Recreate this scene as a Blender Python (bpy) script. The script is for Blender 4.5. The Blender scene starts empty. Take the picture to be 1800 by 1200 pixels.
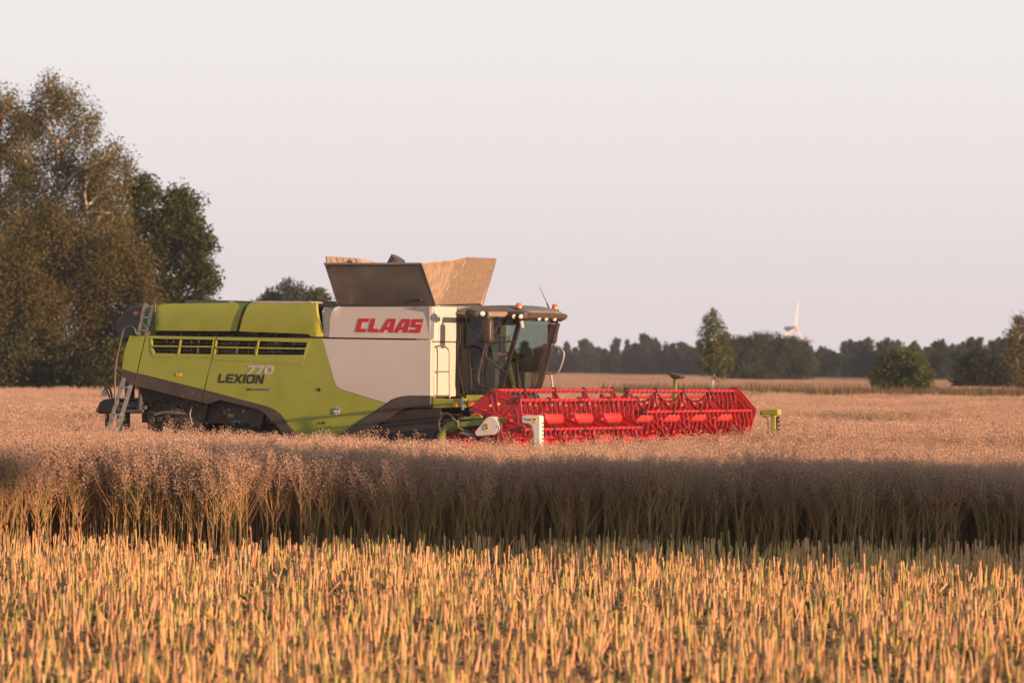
import bpy, bmesh, math, random
import numpy as np
from mathutils import Vector, Matrix
from mathutils.geometry import delaunay_2d_cdt

S = bpy.context.scene
COL = S.collection
random.seed(7)
R = math.radians

# ------------------------------------------------------------------ camera
FPX = 8370.0                     # focal length in pixels of an 1800 px wide frame
CAMH = 2.6
cd = bpy.data.cameras.new('camera')
cam = bpy.data.objects.new('camera', cd)
COL.objects.link(cam)
PITCH = math.atan(45 / FPX)
ROLL = R(0.5)
cd.sensor_width = 36
cd.lens = FPX / 1800 * 36
cd.clip_start = 1
cd.clip_end = 9000
cam.location = (0, 0, CAMH)
CAMROT = Matrix.Rotation(math.pi / 2 + PITCH, 3, 'X') @ Matrix.Rotation(ROLL, 3, 'Z')
cam.rotation_euler = CAMROT.to_euler()
cd.dof.use_dof = True
cd.dof.focus_distance = 79
cd.dof.aperture_fstop = 3.5
S.camera = cam

# ------------------------------------------------------------------ world, sun, exposure
SUN_AZ = 35.5                    # degrees from screen right towards the viewer
SUN_EL = 6.0
sx, sy, sz = (math.cos(R(SUN_AZ)) * math.cos(R(SUN_EL)), -math.sin(R(SUN_AZ)) * math.cos(R(SUN_EL)), math.sin(R(SUN_EL)))
w = bpy.data.worlds.new('World')
S.world = w
w.use_nodes = True
nt = w.node_tree
bg = nt.nodes['Background']
sky = nt.nodes.new('ShaderNodeTexSky')
sky.sky_type = 'NISHITA'
sky.sun_disc = False
sky.sun_elevation = R(SUN_EL)
sky.sun_rotation = R(90 + SUN_AZ)
sky.dust_density = 3.0
sky.air_density = 1.0
sky.ozone_density = 1.0
# thin evening haze over the whole sky: pulls the blue of the clear-sky model towards pale rose
hz = nt.nodes.new('ShaderNodeMix')
hz.data_type = 'RGBA'
tcw = nt.nodes.new('ShaderNodeTexCoord')
spw = nt.nodes.new('ShaderNodeSeparateXYZ')
rpw = nt.nodes.new('ShaderNodeValToRGB')
rpw.color_ramp.elements[0].position = 0.0
rpw.color_ramp.elements[0].color = (.695, .622, .645, 1)
rpw.color_ramp.elements[1].position = 0.085
rpw.color_ramp.elements[1].color = (.742, .716, .722, 1)
vmw = nt.nodes.new('ShaderNodeVectorMath')
vmw.operation = 'SCALE'
vmw.inputs['Scale'].default_value = 10.0
nt.links.new(tcw.outputs['Generated'], spw.inputs['Vector'])
nt.links.new(spw.outputs['Z'], rpw.inputs['Fac'])
nt.links.new(rpw.outputs['Color'], vmw.inputs[0])
nt.links.new(vmw.outputs['Vector'], hz.inputs['B'])
mrw = nt.nodes.new('ShaderNodeMapRange')          # the haze is thick along the horizon and thin overhead
mrw.inputs['From Min'].default_value = 0.12
mrw.inputs['From Max'].default_value = 0.55
mrw.inputs['To Min'].default_value = 0.84
mrw.inputs['To Max'].default_value = 0.12
nt.links.new(spw.outputs['Z'], mrw.inputs['Value'])
nt.links.new(mrw.outputs['Result'], hz.inputs['Factor'])
nt.links.new(sky.outputs['Color'], hz.inputs['A'])
nt.links.new(hz.outputs['Result'], bg.inputs['Color'])
bg.inputs['Strength'].default_value = 0.0775
sd = bpy.data.lights.new('sun', 'SUN')
sun = bpy.data.objects.new('sun', sd)
COL.objects.link(sun)
sd.energy = 5.0
sd.angle = R(0.5)
sd.color = (1.0, 0.565, 0.335)
sun.rotation_euler = Vector((sx, sy, sz)).to_track_quat('Z', 'Y').to_euler()
sun.location = (30, -30, 30)
S.view_settings.view_transform = 'Standard'
S.view_settings.look = 'None'
S.view_settings.gamma = 1
S.view_settings.use_curve_mapping = False
S.view_settings.exposure = 0.85
S.cycles.max_bounces = 6
S.cycles.transparent_max_bounces = 12

# ------------------------------------------------------------------ materials
def mat(name, col, rough=0.5, metal=0.0, var=0.0, vscale=3.0, dust=0.0, dustcol=(.42, .33, .25), bump=0.0, bscale=40, spec=0.5, coat=0.0, stretch=None):
    m = bpy.data.materials.new(name)
    m.use_nodes = True
    t = m.node_tree
    b = t.nodes['Principled BSDF']
    b.inputs['Base Color'].default_value = (*col, 1)
    b.inputs['Roughness'].default_value = rough
    b.inputs['Metallic'].default_value = metal
    b.inputs['Specular IOR Level'].default_value = spec
    if coat:
        b.inputs['Coat Weight'].default_value = coat
        b.inputs['Coat Roughness'].default_value = .15
    tc = t.nodes.new('ShaderNodeTexCoord')
    src = tc.outputs['Object']
    if stretch:
        mp = t.nodes.new('ShaderNodeMapping')
        mp.inputs['Scale'].default_value = stretch
        t.links.new(src, mp.inputs['Vector'])
        src = mp.outputs['Vector']
    cur = None
    if var > 0:
        n = t.nodes.new('ShaderNodeTexNoise')
        n.inputs['Scale'].default_value = vscale
        n.inputs['Detail'].default_value = 6
        t.links.new(src, n.inputs['Vector'])
        r = t.nodes.new('ShaderNodeValToRGB')
        r.color_ramp.elements[0].position = .3
        r.color_ramp.elements[1].position = .7
        r.color_ramp.elements[0].color = (*[c * (1 - var) for c in col], 1)
        r.color_ramp.elements[1].color = (*[min(1, c * (1 + var)) for c in col], 1)
        t.links.new(n.outputs['Fac'], r.inputs['Fac'])
        cur = r.outputs['Color']
    if dust > 0:
        n2 = t.nodes.new('ShaderNodeTexNoise')
        n2.inputs['Scale'].default_value = vscale * 1.7
        n2.inputs['Detail'].default_value = 9
        n2.inputs['Roughness'].default_value = .65
        t.links.new(src, n2.inputs['Vector'])
        mr = t.nodes.new('ShaderNodeMapRange')
        mr.inputs['From Min'].default_value = .35
        mr.inputs['From Max'].default_value = .75
        mr.inputs['To Min'].default_value = dust * .25
        mr.inputs['To Max'].default_value = dust
        t.links.new(n2.outputs['Fac'], mr.inputs['Value'])
        mx = t.nodes.new('ShaderNodeMix')
        mx.data_type = 'RGBA'
        t.links.new(mr.outputs['Result'], mx.inputs['Factor'])
        if cur:
            t.links.new(cur, mx.inputs['A'])
        else:
            mx.inputs['A'].default_value = (*col, 1)
        mx.inputs['B'].default_value = (*dustcol, 1)
        cur = mx.outputs['Result']
        rr = t.nodes.new('ShaderNodeMapRange')
        rr.inputs['To Min'].default_value = rough
        rr.inputs['To Max'].default_value = min(1, rough + .35)
        t.links.new(mr.outputs['Result'], rr.inputs['Value'])
        t.links.new(rr.outputs['Result'], b.inputs['Roughness'])
    if cur:
        t.links.new(cur, b.inputs['Base Color'])
    if bump:
        n3 = t.nodes.new('ShaderNodeTexNoise')
        n3.inputs['Scale'].default_value = bscale
        t.links.new(src, n3.inputs['Vector'])
        bp = t.nodes.new('ShaderNodeBump')
        bp.inputs['Strength'].default_value = bump
        bp.inputs['Distance'].default_value = .02
        t.links.new(n3.outputs['Fac'], bp.inputs['Height'])
        t.links.new(bp.outputs['Normal'], b.inputs['Normal'])
    return m

def plantmat(name, cols, rough=.7, trans=0.0, per='INSTANCE'):
    """colour ramp picked per instance or per mesh island (each leaf, each stem its own shade)"""
    m = bpy.data.materials.new(name)
    m.use_nodes = True
    t = m.node_tree
    b = t.nodes['Principled BSDF']
    b.inputs['Roughness'].default_value = rough
    b.inputs['Specular IOR Level'].default_value = .2
    r = t.nodes.new('ShaderNodeValToRGB')
    e = r.color_ramp.elements
    while len(e) < len(cols):
        e.new(.5)
    for i, c in enumerate(cols):
        e[i].position = i / max(1, len(cols) - 1)
        e[i].color = (*c, 1)
    if per == 'INSTANCE':
        o = t.nodes.new('ShaderNodeObjectInfo')
        src = o.outputs['Random']
    else:
        g = t.nodes.new('ShaderNodeNewGeometry')
        src = g.outputs['Random Per Island']
    t.links.new(src, r.inputs['Fac'])
    t.links.new(r.outputs['Color'], b.inputs['Base Color'])
    if trans > 0:
        tr = t.nodes.new('ShaderNodeBsdfTranslucent')
        t.links.new(r.outputs['Color'], tr.inputs['Color'])
        mx = t.nodes.new('ShaderNodeMixShader')
        mx.inputs['Fac'].default_value = trans
        t.links.new(b.outputs['BSDF'], mx.inputs[1])
        t.links.new(tr.outputs['BSDF'], mx.inputs[2])
        t.links.new(mx.outputs['Shader'], t.nodes['Material Output'].inputs['Surface'])
    return m

def glassmat(name, tint, refl=.5):
    m = bpy.data.materials.new(name)
    m.use_nodes = True
    t = m.node_tree
    t.nodes.remove(t.nodes['Principled BSDF'])
    tr = t.nodes.new('ShaderNodeBsdfTransparent')
    tr.inputs['Color'].default_value = (*tint, 1)
    gl = t.nodes.new('ShaderNodeBsdfGlossy')
    gl.inputs['Roughness'].default_value = .03
    fr = t.nodes.new('ShaderNodeFresnel')
    fr.inputs['IOR'].default_value = 1.5
    ml = t.nodes.new('ShaderNodeMath')
    ml.operation = 'MULTIPLY_ADD'
    ml.inputs[1].default_value = 1.0
    ml.inputs[2].default_value = refl * .05
    t.links.new(fr.outputs['Fac'], ml.inputs[0])
    mx = t.nodes.new('ShaderNodeMixShader')
    ge = t.nodes.new('ShaderNodeNewGeometry')
    inv = t.nodes.new('ShaderNodeMath')
    inv.operation = 'SUBTRACT'
    inv.inputs[0].default_value = 1.0
    t.links.new(ge.outputs['Backfacing'], inv.inputs[1])
    mu = t.nodes.new('ShaderNodeMath')
    mu.operation = 'MULTIPLY'
    t.links.new(ml.outputs['Value'], mu.inputs[0])
    t.links.new(inv.outputs['Value'], mu.inputs[1])
    t.links.new(mu.outputs['Value'], mx.inputs['Fac'])
    t.links.new(tr.outputs['BSDF'], mx.inputs[1])
    t.links.new(gl.outputs['BSDF'], mx.inputs[2])
    t.links.new(mx.outputs['Shader'], t.nodes['Material Output'].inputs['Surface'])
    return m

GREEN = mat('seed green paint', (.305, .355, .023), .40, var=.08, vscale=2.5, dust=.20, bump=.03, bscale=3)
GREEN_DK = mat('green steel', (.17, .22, .035), .45, var=.1, dust=.2)
WHITE = mat('white paint', (.60, .565, .53), .38, var=.04, vscale=1.2, dust=.22, dustcol=(.5, .42, .35), bump=.03, bscale=3)
BRIGHT = mat('bright white plastic', (.74, .70, .66), .4, var=.03, dust=.12)
CREAM = mat('off white paint', (.54, .50, .45), .4, var=.03, dust=.15)
RED = mat('red paint', (.42, .010, .019), .40, var=.08, vscale=4, dust=.10, dustcol=(.4, .18, .15), coat=.1)
REDTUBE = mat('polished red tube', (.46, .034, .040), .42, var=.06, vscale=2, dust=.1, coat=.3)
REDLET = mat('red lettering film', (.50, .018, .026), .4)
BLACK = mat('black plastic', (.028, .026, .026), .5, var=.15, dust=.22, dustcol=(.22, .16, .12))
TRIM = mat('charcoal trim', (.045, .036, .032), .5, var=.15, vscale=2, dust=.3, dustcol=(.25, .18, .13))
RUBBER = mat('rubber', (.018, .017, .017), .8, var=.2, dust=.3, dustcol=(.15, .11, .08))
INNER = mat('dark machinery', (.035, .028, .024), .7, var=.4, vscale=8, dust=.5, dustcol=(.16, .11, .075), bump=.5, bscale=12)  # dark dusty brown of the core, chopper and chassis
STEEL = mat('galvanised steel', (.42, .41, .40), .45, .7, var=.12, dust=.3)
TANK = mat('weathered sheet steel', (.28, .255, .235), .45, .45, var=.30, vscale=1.6, dust=.45, dustcol=(.25, .20, .165), stretch=(1, 1, .8))
TANKIN = mat('grain polished steel', (.35, .29, .225), .5, .35, var=.32, vscale=6, dust=.6, dustcol=(.26, .19, .125), stretch=(3, 3, .5))
DKGREY = mat('dark grey plastic', (.055, .057, .066), .55, var=.1, dust=.15)
ROOFM = mat('grey roof plastic', (.15, .138, .128), .42, var=.1, dust=.4, dustcol=(.30, .25, .20))
VISOR = mat('dark visor plastic', (.060, .052, .047), .45, var=.1, dust=.25, dustcol=(.2, .15, .11))
BRONZE = mat('mirror shell', (.050, .038, .031), .38, var=.1, dust=.15, dustcol=(.3, .2, .13))
GLASS = glassmat('tinted cab glass', (.71, .75, .71), .0)
FRAME = mat('black frame', (.011, .010, .010), .5, var=.1, dust=.05, dustcol=(.12, .09, .07))
AMBER = mat('amber lens', (.75, .16, .03), .25, coat=.5)
LENS = mat('lamp lens', (.85, .80, .72), .1, .3)
YELLOW = mat('yellow sticker', (.80, .55, .03), .5)
DKLET = mat('dark lettering film', (.035, .022, .02), .45)
GREYLET = mat('silver lettering film', (.50, .47, .47), .45)
FABRIC = mat('seat fabric', (.03, .03, .035), .9, var=.2)
SCREEN = mat('dark screen', (.02, .025, .03), .2)
SKIN = mat('skin', (.50, .28, .19), .6, var=.06, vscale=20)
SHIRT = mat('work shirt', (.06, .075, .06), .9, var=.15, vscale=15)
JEANS = mat('work trousers', (.13, .16, .11), .9, var=.15, vscale=15)
HAIR = mat('brown hair', (.05, .03, .02), .8)
CHROME = mat('dusty tube', (.46, .42, .37), .4, .5, dust=.25)
BLUEST = mat('blue print', (.05, .12, .45), .5)

# ------------------------------------------------------------------ mesh helper
class MB:
    def __init__(s):
        s.v = []
        s.f = []
        s.sm = []
    def add(s, vs, fs, smooth=False):
        o = len(s.v)
        s.v += [tuple(p) for p in vs]
        s.f += [tuple(i + o for i in q) for q in fs]
        s.sm += [smooth] * len(fs)
        return s
    def box(s, c, d, rot=None):
        c = Vector(c)
        h = Vector(d) / 2
        vs = []
        for z in (-1, 1):
            for y in (-1, 1):
                for x in (-1, 1):
                    p = Vector((x * h.x, y * h.y, z * h.z))
                    if rot is not None:
                        p = rot @ p
                    vs.append(c + p)
        return s.add(vs, [(0, 2, 3, 1), (4, 5, 7, 6), (0, 1, 5, 4), (2, 6, 7, 3), (0, 4, 6, 2), (1, 3, 7, 5)])
    def bar(s, a, b, w, h=None, up=(0, 0, 1)):
        a, b = Vector(a), Vector(b)
        d = b - a
        L = d.length
        d.normalize()
        u = Vector(up)
        if abs(d.dot(u)) > .98:
            u = Vector((1, 0, 0))
        sd = d.cross(u).normalized()
        u = sd.cross(d).normalized()
        rot = Matrix((d, sd, u)).transposed()
        return s.box((a + b) / 2, (L, w, h or w), rot)
    def tube(s, pts, r, n=8, cap=True, closed=False):
        pts = [Vector(p) for p in pts]
        rs = r if isinstance(r, (list, tuple)) else [r] * len(pts)
        m = len(pts)
        vs = []
        prev = None
        for i, p in enumerate(pts):
            if closed:
                d = (pts[(i + 1) % m] - pts[i - 1]).normalized()
            elif i == 0:
                d = (pts[1] - p).normalized()
            elif i == m - 1:
                d = (p - pts[-2]).normalized()
            else:
                d = ((pts[i + 1] - p).normalized() + (p - pts[i - 1]).normalized()).normalized()
            if prev is None:
                a = Vector((0, 0, 1)) if abs(d.z) < .9 else Vector((1, 0, 0))
                u = d.cross(a).normalized()
            else:
                u = (prev - d * prev.dot(d)).normalized()
            prev = u
            w_ = d.cross(u)
            for k in range(n):
                t = 2 * math.pi * k / n
                vs.append(p + (u * math.cos(t) + w_ * math.sin(t)) * rs[i])
        fs = []
        for i in range(m if closed else m - 1):
            j = (i + 1) % m
            for k in range(n):
                k2 = (k + 1) % n
                fs.append((i * n + k, i * n + k2, j * n + k2, j * n + k))
        s.add(vs, fs, True)
        if cap and not closed:
            o = len(s.v) - len(vs)
            s.f.append(tuple(o + k for k in range(n - 1, -1, -1)))
            s.f.append(tuple(o + (m - 1) * n + k for k in range(n)))
            s.sm += [False, False]
        return s
    def prism(s, poly, a0, a1, axis='y'):
        """polygon in the two other axes, extruded along axis"""
        def P(u, v, a):
            return {'y': (u, a, v), 'x': (a, u, v), 'z': (u, v, a)}[axis]
        n = len(poly)
        vs = [P(u, v, a0) for u, v in poly] + [P(u, v, a1) for u, v in poly]
        fs = [(i, (i + 1) % n, n + (i + 1) % n, n + i) for i in range(n)]
        fs += [tuple(range(n - 1, -1, -1)), tuple(range(n, 2 * n))]
        return s.add(vs, fs)
    def lathe(s, c, prof, axis=(0, 0, 1), n=16, sc=(1, 1)):
        """prof = list of (radius, height) turned round axis through c"""
        c = Vector(c)
        d = Vector(axis).normalized()
        a = Vector((0, 0, 1)) if abs(d.z) < .9 else Vector((1, 0, 0))
        u = d.cross(a).normalized()
        w_ = d.cross(u)
        vs = []
        for r, h in prof:
            for k in range(n):
                t = 2 * math.pi * k / n
                vs.append(c + d * h + u * (r * math.cos(t) * sc[0]) + w_ * (r * math.sin(t) * sc[1]))
        fs = []
        for i in range(len(prof) - 1):
            for k in range(n):
                k2 = (k + 1) % n
                fs.append((i * n + k, i * n + k2, (i + 1) * n + k2, (i + 1) * n + k))
        s.add(vs, fs, True)
        o = len(s.v) - len(vs)
        s.f.append(tuple(o + k for k in range(n)))
        s.f.append(tuple(o + (len(prof) - 1) * n + k for k in range(n - 1, -1, -1)))
        s.sm += [False, False]
        return s
    def ball(s, c, r, n=12):
        r = Vector(r) if hasattr(r, '__len__') else Vector((r, r, r))
        c = Vector(c)
        vs = []
        m = n // 2
        for i in range(m + 1):
            ph = math.pi * (i + .001 * (i == 0) - .001 * (i == m)) / m
            for k in range(n):
                t = 2 * math.pi * k / n
                vs.append(c + Vector((r.x * math.sin(ph) * math.cos(t), r.y * math.sin(ph) * math.sin(t), r.z * math.cos(ph))))
        fs = [(i * n + k, (i + 1) * n + k, (i + 1) * n + (k + 1) % n, i * n + (k + 1) % n) for i in range(m) for k in range(n)]
        return s.add(vs, fs, True)
    def rbox(s, c, d, e=.25, n=14, rot=None):
        """superellipsoid: a soft-cornered box"""
        c = Vector(c)
        vs = []
        m = n
        def pw(x):
            return math.copysign(abs(x) ** e, x)
        for i in range(m + 1):
            ph = -math.pi / 2 + math.pi * i / m
            for k in range(2 * n):
                t = math.pi * k / n
                p = Vector((d[0] / 2 * pw(math.cos(ph)) * pw(math.cos(t)), d[1] / 2 * pw(math.cos(ph)) * pw(math.sin(t)), d[2] / 2 * pw(math.sin(ph))))
                if rot is not None:
                    p = rot @ p
                vs.append(c + p)
        N2 = 2 * n
        fs = [(i * N2 + k, i * N2 + (k + 1) % N2, (i + 1) * N2 + (k + 1) % N2, (i + 1) * N2 + k) for i in range(m) for k in range(N2)]
        return s.add(vs, fs, True)
    def grid(s, nu, nv, fn, skip=None, smooth=True):
        vs = [fn(i / nu, j / nv) for i in range(nu + 1) for j in range(nv + 1)]
        fs = []
        for i in range(nu):
            for j in range(nv):
                if skip and skip(i, j):
                    continue
                a = i * (nv + 1) + j
                fs.append((a, a + nv + 1, a + nv + 2, a + 1))
        return s.add(vs, fs, smooth)
    def plate(s, outline, holes=(), base=0.0, yfn=None, th=.02, step=.12):
        """sheet in the x-z plane of the machine's near side; base = metres outside that side,
        yfn(x, z) = extra bulge outward; th = thickness inward"""
        outline = [Vector((p[0], p[1])) for p in outline]
        holes = [[Vector((p[0], p[1])) for p in h] for h in holes]
        def inside(p, poly):
            c = False
            j = len(poly) - 1
            for i in range(len(poly)):
                a, b = poly[i], poly[j]
                if (a[1] > p[1]) != (b[1] > p[1]) and p[0] < (b[0] - a[0]) * (p[1] - a[1]) / (b[1] - a[1]) + a[0]:
                    c = not c
                j = i
            return c
        pts = []
        edges = []
        for loop in [outline] + holes:
            dense = []
            for i, p in enumerate(loop):
                q = loop[(i + 1) % len(loop)]
                k = max(1, int((q - p).length / step)) if yfn else 1
                dense += [p.lerp(q, t / k) for t in range(k)]
            o = len(pts)
            pts += dense
            edges += [(o + i, o + (i + 1) % len(dense)) for i in range(len(dense))]
        if yfn:
            x0, x1 = min(p.x for p in outline), max(p.x for p in outline)
            z0, z1 = min(p.y for p in outline), max(p.y for p in outline)
            nx, nz = int((x1 - x0) / step), int((z1 - z0) / step)
            for i in range(1, nx):
                for j in range(1, nz):
                    q = Vector((x0 + (x1 - x0) * i / nx, z0 + (z1 - z0) * j / nz))
                    if inside(q, outline) and not any(inside(q, h) for h in holes):
                        if min((q - p).length for p in pts[:len(edges)]) > step * .35:
                            pts.append(q)
        v2, _, f2, _, _, _ = delaunay_2d_cdt(pts, edges, [], 0, 1e-5)
        tri = []
        for f in f2:
            c = sum((v2[i] for i in f), Vector((0, 0))) / len(f)
            if inside(c, outline) and not any(inside(c, h) for h in holes):
                tri.append(tuple(f))
        def Y(p, inn):
            return -1.65 - base - (yfn(p[0], p[1]) if yfn else 0) + inn
        n = len(v2)
        vs = [(p[0], Y(p, 0), p[1]) for p in v2] + [(p[0], Y(p, th), p[1]) for p in v2]
        fs = []
        cnt = {}
        for f in tri:
            a = sum(v2[f[i]].x * v2[f[(i + 1) % 3]].y - v2[f[(i + 1) % 3]].x * v2[f[i]].y for i in range(3))
            if a < 0:
                f = f[::-1]
            fs.append(f)
            for i in range(3):
                cnt[(f[i], f[(i + 1) % 3])] = 1
        back = [tuple(n + i for i in f[::-1]) for f in fs]
        walls = [(a, n + a, n + b, b) for (a, b) in cnt if (b, a) not in cnt]
        s.add(vs, fs + back + walls, bool(yfn))
        if yfn:
            for k in range(len(walls)):
                s.sm[-1 - k] = False
        return s
    def build(s, name, m, parent=None, bevel=0.0, label=None, sharp=35):
        me = bpy.data.meshes.new(name)
        me.from_pydata([tuple(p) for p in s.v], [], s.f)
        me.polygons.foreach_set('use_smooth', s.sm)
        me.materials.append(m)
        me.update()
        if any(s.sm):
            try:
                me.set_sharp_from_angle(angle=R(sharp))
            except Exception:
                pass
        o = bpy.data.objects.new(name, me)
        COL.objects.link(o)
        if parent:
            o.parent = parent
        if bevel:
            b = o.modifiers.new('bevel', 'BEVEL')
            b.width = bevel
            b.segments = 2
            b.limit_method = 'ANGLE'
            b.angle_limit = R(40)
        if label:
            o['label'] = label
        return o

def empty(name, loc=(0, 0, 0), rz=0.0, parent=None):
    o = bpy.data.objects.new(name, None)
    o.location = loc
    o.rotation_euler = (0, 0, rz)
    o.empty_display_size = .3
    COL.objects.link(o)
    if parent:
        o.parent = parent
    return o

def tag(o, label=None, cat=None, group=None, kind=None):
    for k, v in (('label', label), ('category', cat), ('group', group), ('kind', kind)):
        if v:
            o[k] = v
    return o

def copy_tree(o, parent=None):
    c = o.copy()
    COL.objects.link(c)
    c.parent = parent
    for ch in list(o.children):
        copy_tree(ch, c)
    return c

def smoothpath(pts, k=5):
    """Catmull-Rom through the points"""
    P_ = [Vector(p) for p in pts]
    P_ = [P_[0] * 2 - P_[1]] + P_ + [P_[-1] * 2 - P_[-2]]
    out = []
    for i in range(1, len(P_) - 2):
        a, b, c, d = P_[i - 1:i + 3]
        for t in range(k):
            t /= k
            out.append(.5 * ((2 * b) + (c - a) * t + (2 * a - 5 * b + 4 * c - d) * t * t + (3 * b - a - 3 * c + d) * t ** 3))
    out.append(P_[-2])
    return out

def npmesh(name, V, Q, m, parent=None, link=True):
    """numpy vertices and equal-sized faces -> object"""
    me = bpy.data.meshes.new(name)
    V = np.asarray(V, np.float32)
    Q = np.asarray(Q, np.int32)
    k = Q.shape[1]
    me.vertices.add(len(V))
    me.vertices.foreach_set('co', V.ravel())
    me.loops.add(Q.size)
    me.loops.foreach_set('vertex_index', Q.ravel())
    me.polygons.add(len(Q))
    me.polygons.foreach_set('loop_start', np.arange(0, Q.size, k, dtype=np.int32))
    me.update(calc_edges=True)
    me.validate()
    me.materials.append(m)
    o = bpy.data.objects.new(name, me)
    if link:
        COL.objects.link(o)
    if parent:
        o.parent = parent
    return o

# ------------------------------------------------------------------ where the harvester stands
# It drives to the right and 25 degrees towards the viewer.  Machine frame: x forward, y to its left
# (away from the viewer), z up; the near side panels lie in the plane y = -1.65.
TH = R(25)
FV = Vector((math.cos(TH), -math.sin(TH), 0))
NV = Vector((-math.sin(TH), -math.cos(TH), 0))
P0 = Vector((-1.04, 90.0, 0))
def L(px, py, out=0.0):
    """survey: a point seen in the photograph that is known to lie 'out' metres outside the near side plane"""
    d = CAMROT @ Vector(((px - 900) / FPX, -(py - 600) / FPX, -1))
    c = Vector((0, 0, CAMH)) - P0
    t = (out - c.dot(NV)) / d.dot(NV)
    p = c + d * t
    return Vector((p.dot(FV), -1.65 - out, p.z))
def XZ(px, py, out=0.0):
    p = L(px, py, out)
    return (p.x, p.z)
def poly(pts, out=0.0):
    return [XZ(a, b, out) for a, b in pts]
# ------------------------------------------------------------------ ground
m_soil = mat('field soil', (.085, .062, .045), .95, var=.45, vscale=2.2, dust=.5, dustcol=(.17, .12, .075), bump=.8, bscale=9)
gm = MB()
xs = [-1200, -300, -60, -20, 20, 60, 300, 1200]
ys = [-100, 20, 60, 110, 300, 1300, 2400]
gm.add([(x, y, 0) for y in ys for x in xs], [(j * 8 + i, j * 8 + i + 1, j * 8 + i + 9, j * 8 + i + 8) for j in range(6) for i in range(7)])
tag(gm.build('ground', m_soil), 'flat farmland soil under the crops', kind='structure')

# ------------------------------------------------------------------ scatter (points carry rotation, scale and which prototype)
def scatter(name, pts, rot, scl, idx, protos, label, cat):
    me = bpy.data.meshes.new(name)
    n = len(pts)
    me.vertices.add(n)
    me.vertices.foreach_set('co', np.asarray(pts, np.float32).ravel())
    a = me.attributes.new('rot', 'FLOAT_VECTOR', 'POINT')
    a.data.foreach_set('vector', np.asarray(rot, np.float32).ravel())
    a = me.attributes.new('scl', 'FLOAT_VECTOR', 'POINT')
    a.data.foreach_set('vector', np.asarray(scl, np.float32).ravel())
    a = me.attributes.new('idx', 'INT', 'POINT')
    a.data.foreach_set('value', np.asarray(idx, np.int32))
    me.materials.append(protos[0].data.materials[0])
    o = bpy.data.objects.new(name, me)
    COL.objects.link(o)
    c = bpy.data.collections.new(name + ' kinds')
    for p in protos:
        c.objects.link(p)
    g = bpy.data.node_groups.new(name + ' scatter', 'GeometryNodeTree')
    g.interface.new_socket('Geometry', in_out='INPUT', socket_type='NodeSocketGeometry')
    g.interface.new_socket('Geometry', in_out='OUTPUT', socket_type='NodeSocketGeometry')
    gi = g.nodes.new('NodeGroupInput')
    go = g.nodes.new('NodeGroupOutput')
    ip = g.nodes.new('GeometryNodeInstanceOnPoints')
    ci = g.nodes.new('GeometryNodeCollectionInfo')
    ci.inputs['Collection'].default_value = c
    ci.inputs['Separate Children'].default_value = True
    ci.inputs['Reset Children'].default_value = True
    def na(nm, ty):
        q = g.nodes.new('GeometryNodeInputNamedAttribute')
        q.data_type = ty
        q.inputs['Name'].default_value = nm
        return q.outputs['Attribute']
    e2r = g.nodes.new('FunctionNodeEulerToRotation')
    g.links.new(na('rot', 'FLOAT_VECTOR'), e2r.inputs[0])
    g.links.new(gi.outputs[0], ip.inputs['Points'])
    g.links.new(ci.outputs[0], ip.inputs['Instance'])
    ip.inputs['Pick Instance'].default_value = True
    g.links.new(na('idx', 'INT'), ip.inputs['Instance Index'])
    g.links.new(e2r.outputs[0], ip.inputs['Rotation'])
    g.links.new(na('scl', 'FLOAT_VECTOR'), ip.inputs['Scale'])
    g.links.new(ip.outputs[0], go.inputs[0])
    md = o.modifiers.new('scatter', 'NODES')
    md.node_group = g
    tag(o, label, cat, kind='stuff')
    return o

# ------------------------------------------------------------------ ripe rapeseed
m_rape = plantmat('ripe rapeseed', [(.46, .305, .23), (.63, .44, .34), (.71, .51, .405), (.60, .42, .32), (.55, .38, .275)], .75, .10)
m_rape2 = plantmat('ripe rapeseed stems', [(.40, .24, .12), (.50, .30, .15), (.42, .28, .135), (.27, .27, .09), (.46, .29, .16)], .75, .0)

def spindle(V, F, p, d, ln, r, rng):
    """thin pod: three-sided, pointed at both ends"""
    d = d / np.linalg.norm(d)
    a = np.array([0, 0, 1.0]) if abs(d[2]) < .9 else np.array([1.0, 0, 0])
    u = np.cross(d, a); u /= np.linalg.norm(u)
    v = np.cross(d, u)
    o = len(V)
    V.append(p)
    m = p + d * ln * .55 + np.array([0, 0, ln * .04])
    for k in range(3):
        t = 2.094 * k
        V.append(m + (u * math.cos(t) + v * math.sin(t)) * r)
    V.append(p + d * ln)
    for k in range(3):
        F.append((o, o + 1 + k, o + 1 + (k + 1) % 3))
        F.append((o + 4, o + 1 + (k + 1) % 3, o + 1 + k))

def stemseg(V, F, pts, r0, r1, n=3):
    o = len(V)
    m = len(pts)
    for i, p in enumerate(pts):
        d = pts[min(i + 1, m - 1)] - pts[max(i - 1, 0)]
        d = d / np.linalg.norm(d)
        a = np.array([1.0, 0, 0]) if abs(d[0]) < .9 else np.array([0, 1.0, 0])
        u = np.cross(d, a); u /= np.linalg.norm(u)
        v = np.cross(d, u)
        r = r0 + (r1 - r0) * i / (m - 1)
        for k in range(n):
            t = 2 * math.pi * k / n
            V.append(p + (u * math.cos(t) + v * math.sin(t)) * r)
    for i in range(m - 1):
        for k in range(n):
            a, b = o + i * n + k, o + i * n + (k + 1) % n
            F.append((a, b, b + n))
            F.append((a, b + n, a + n))

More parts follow.
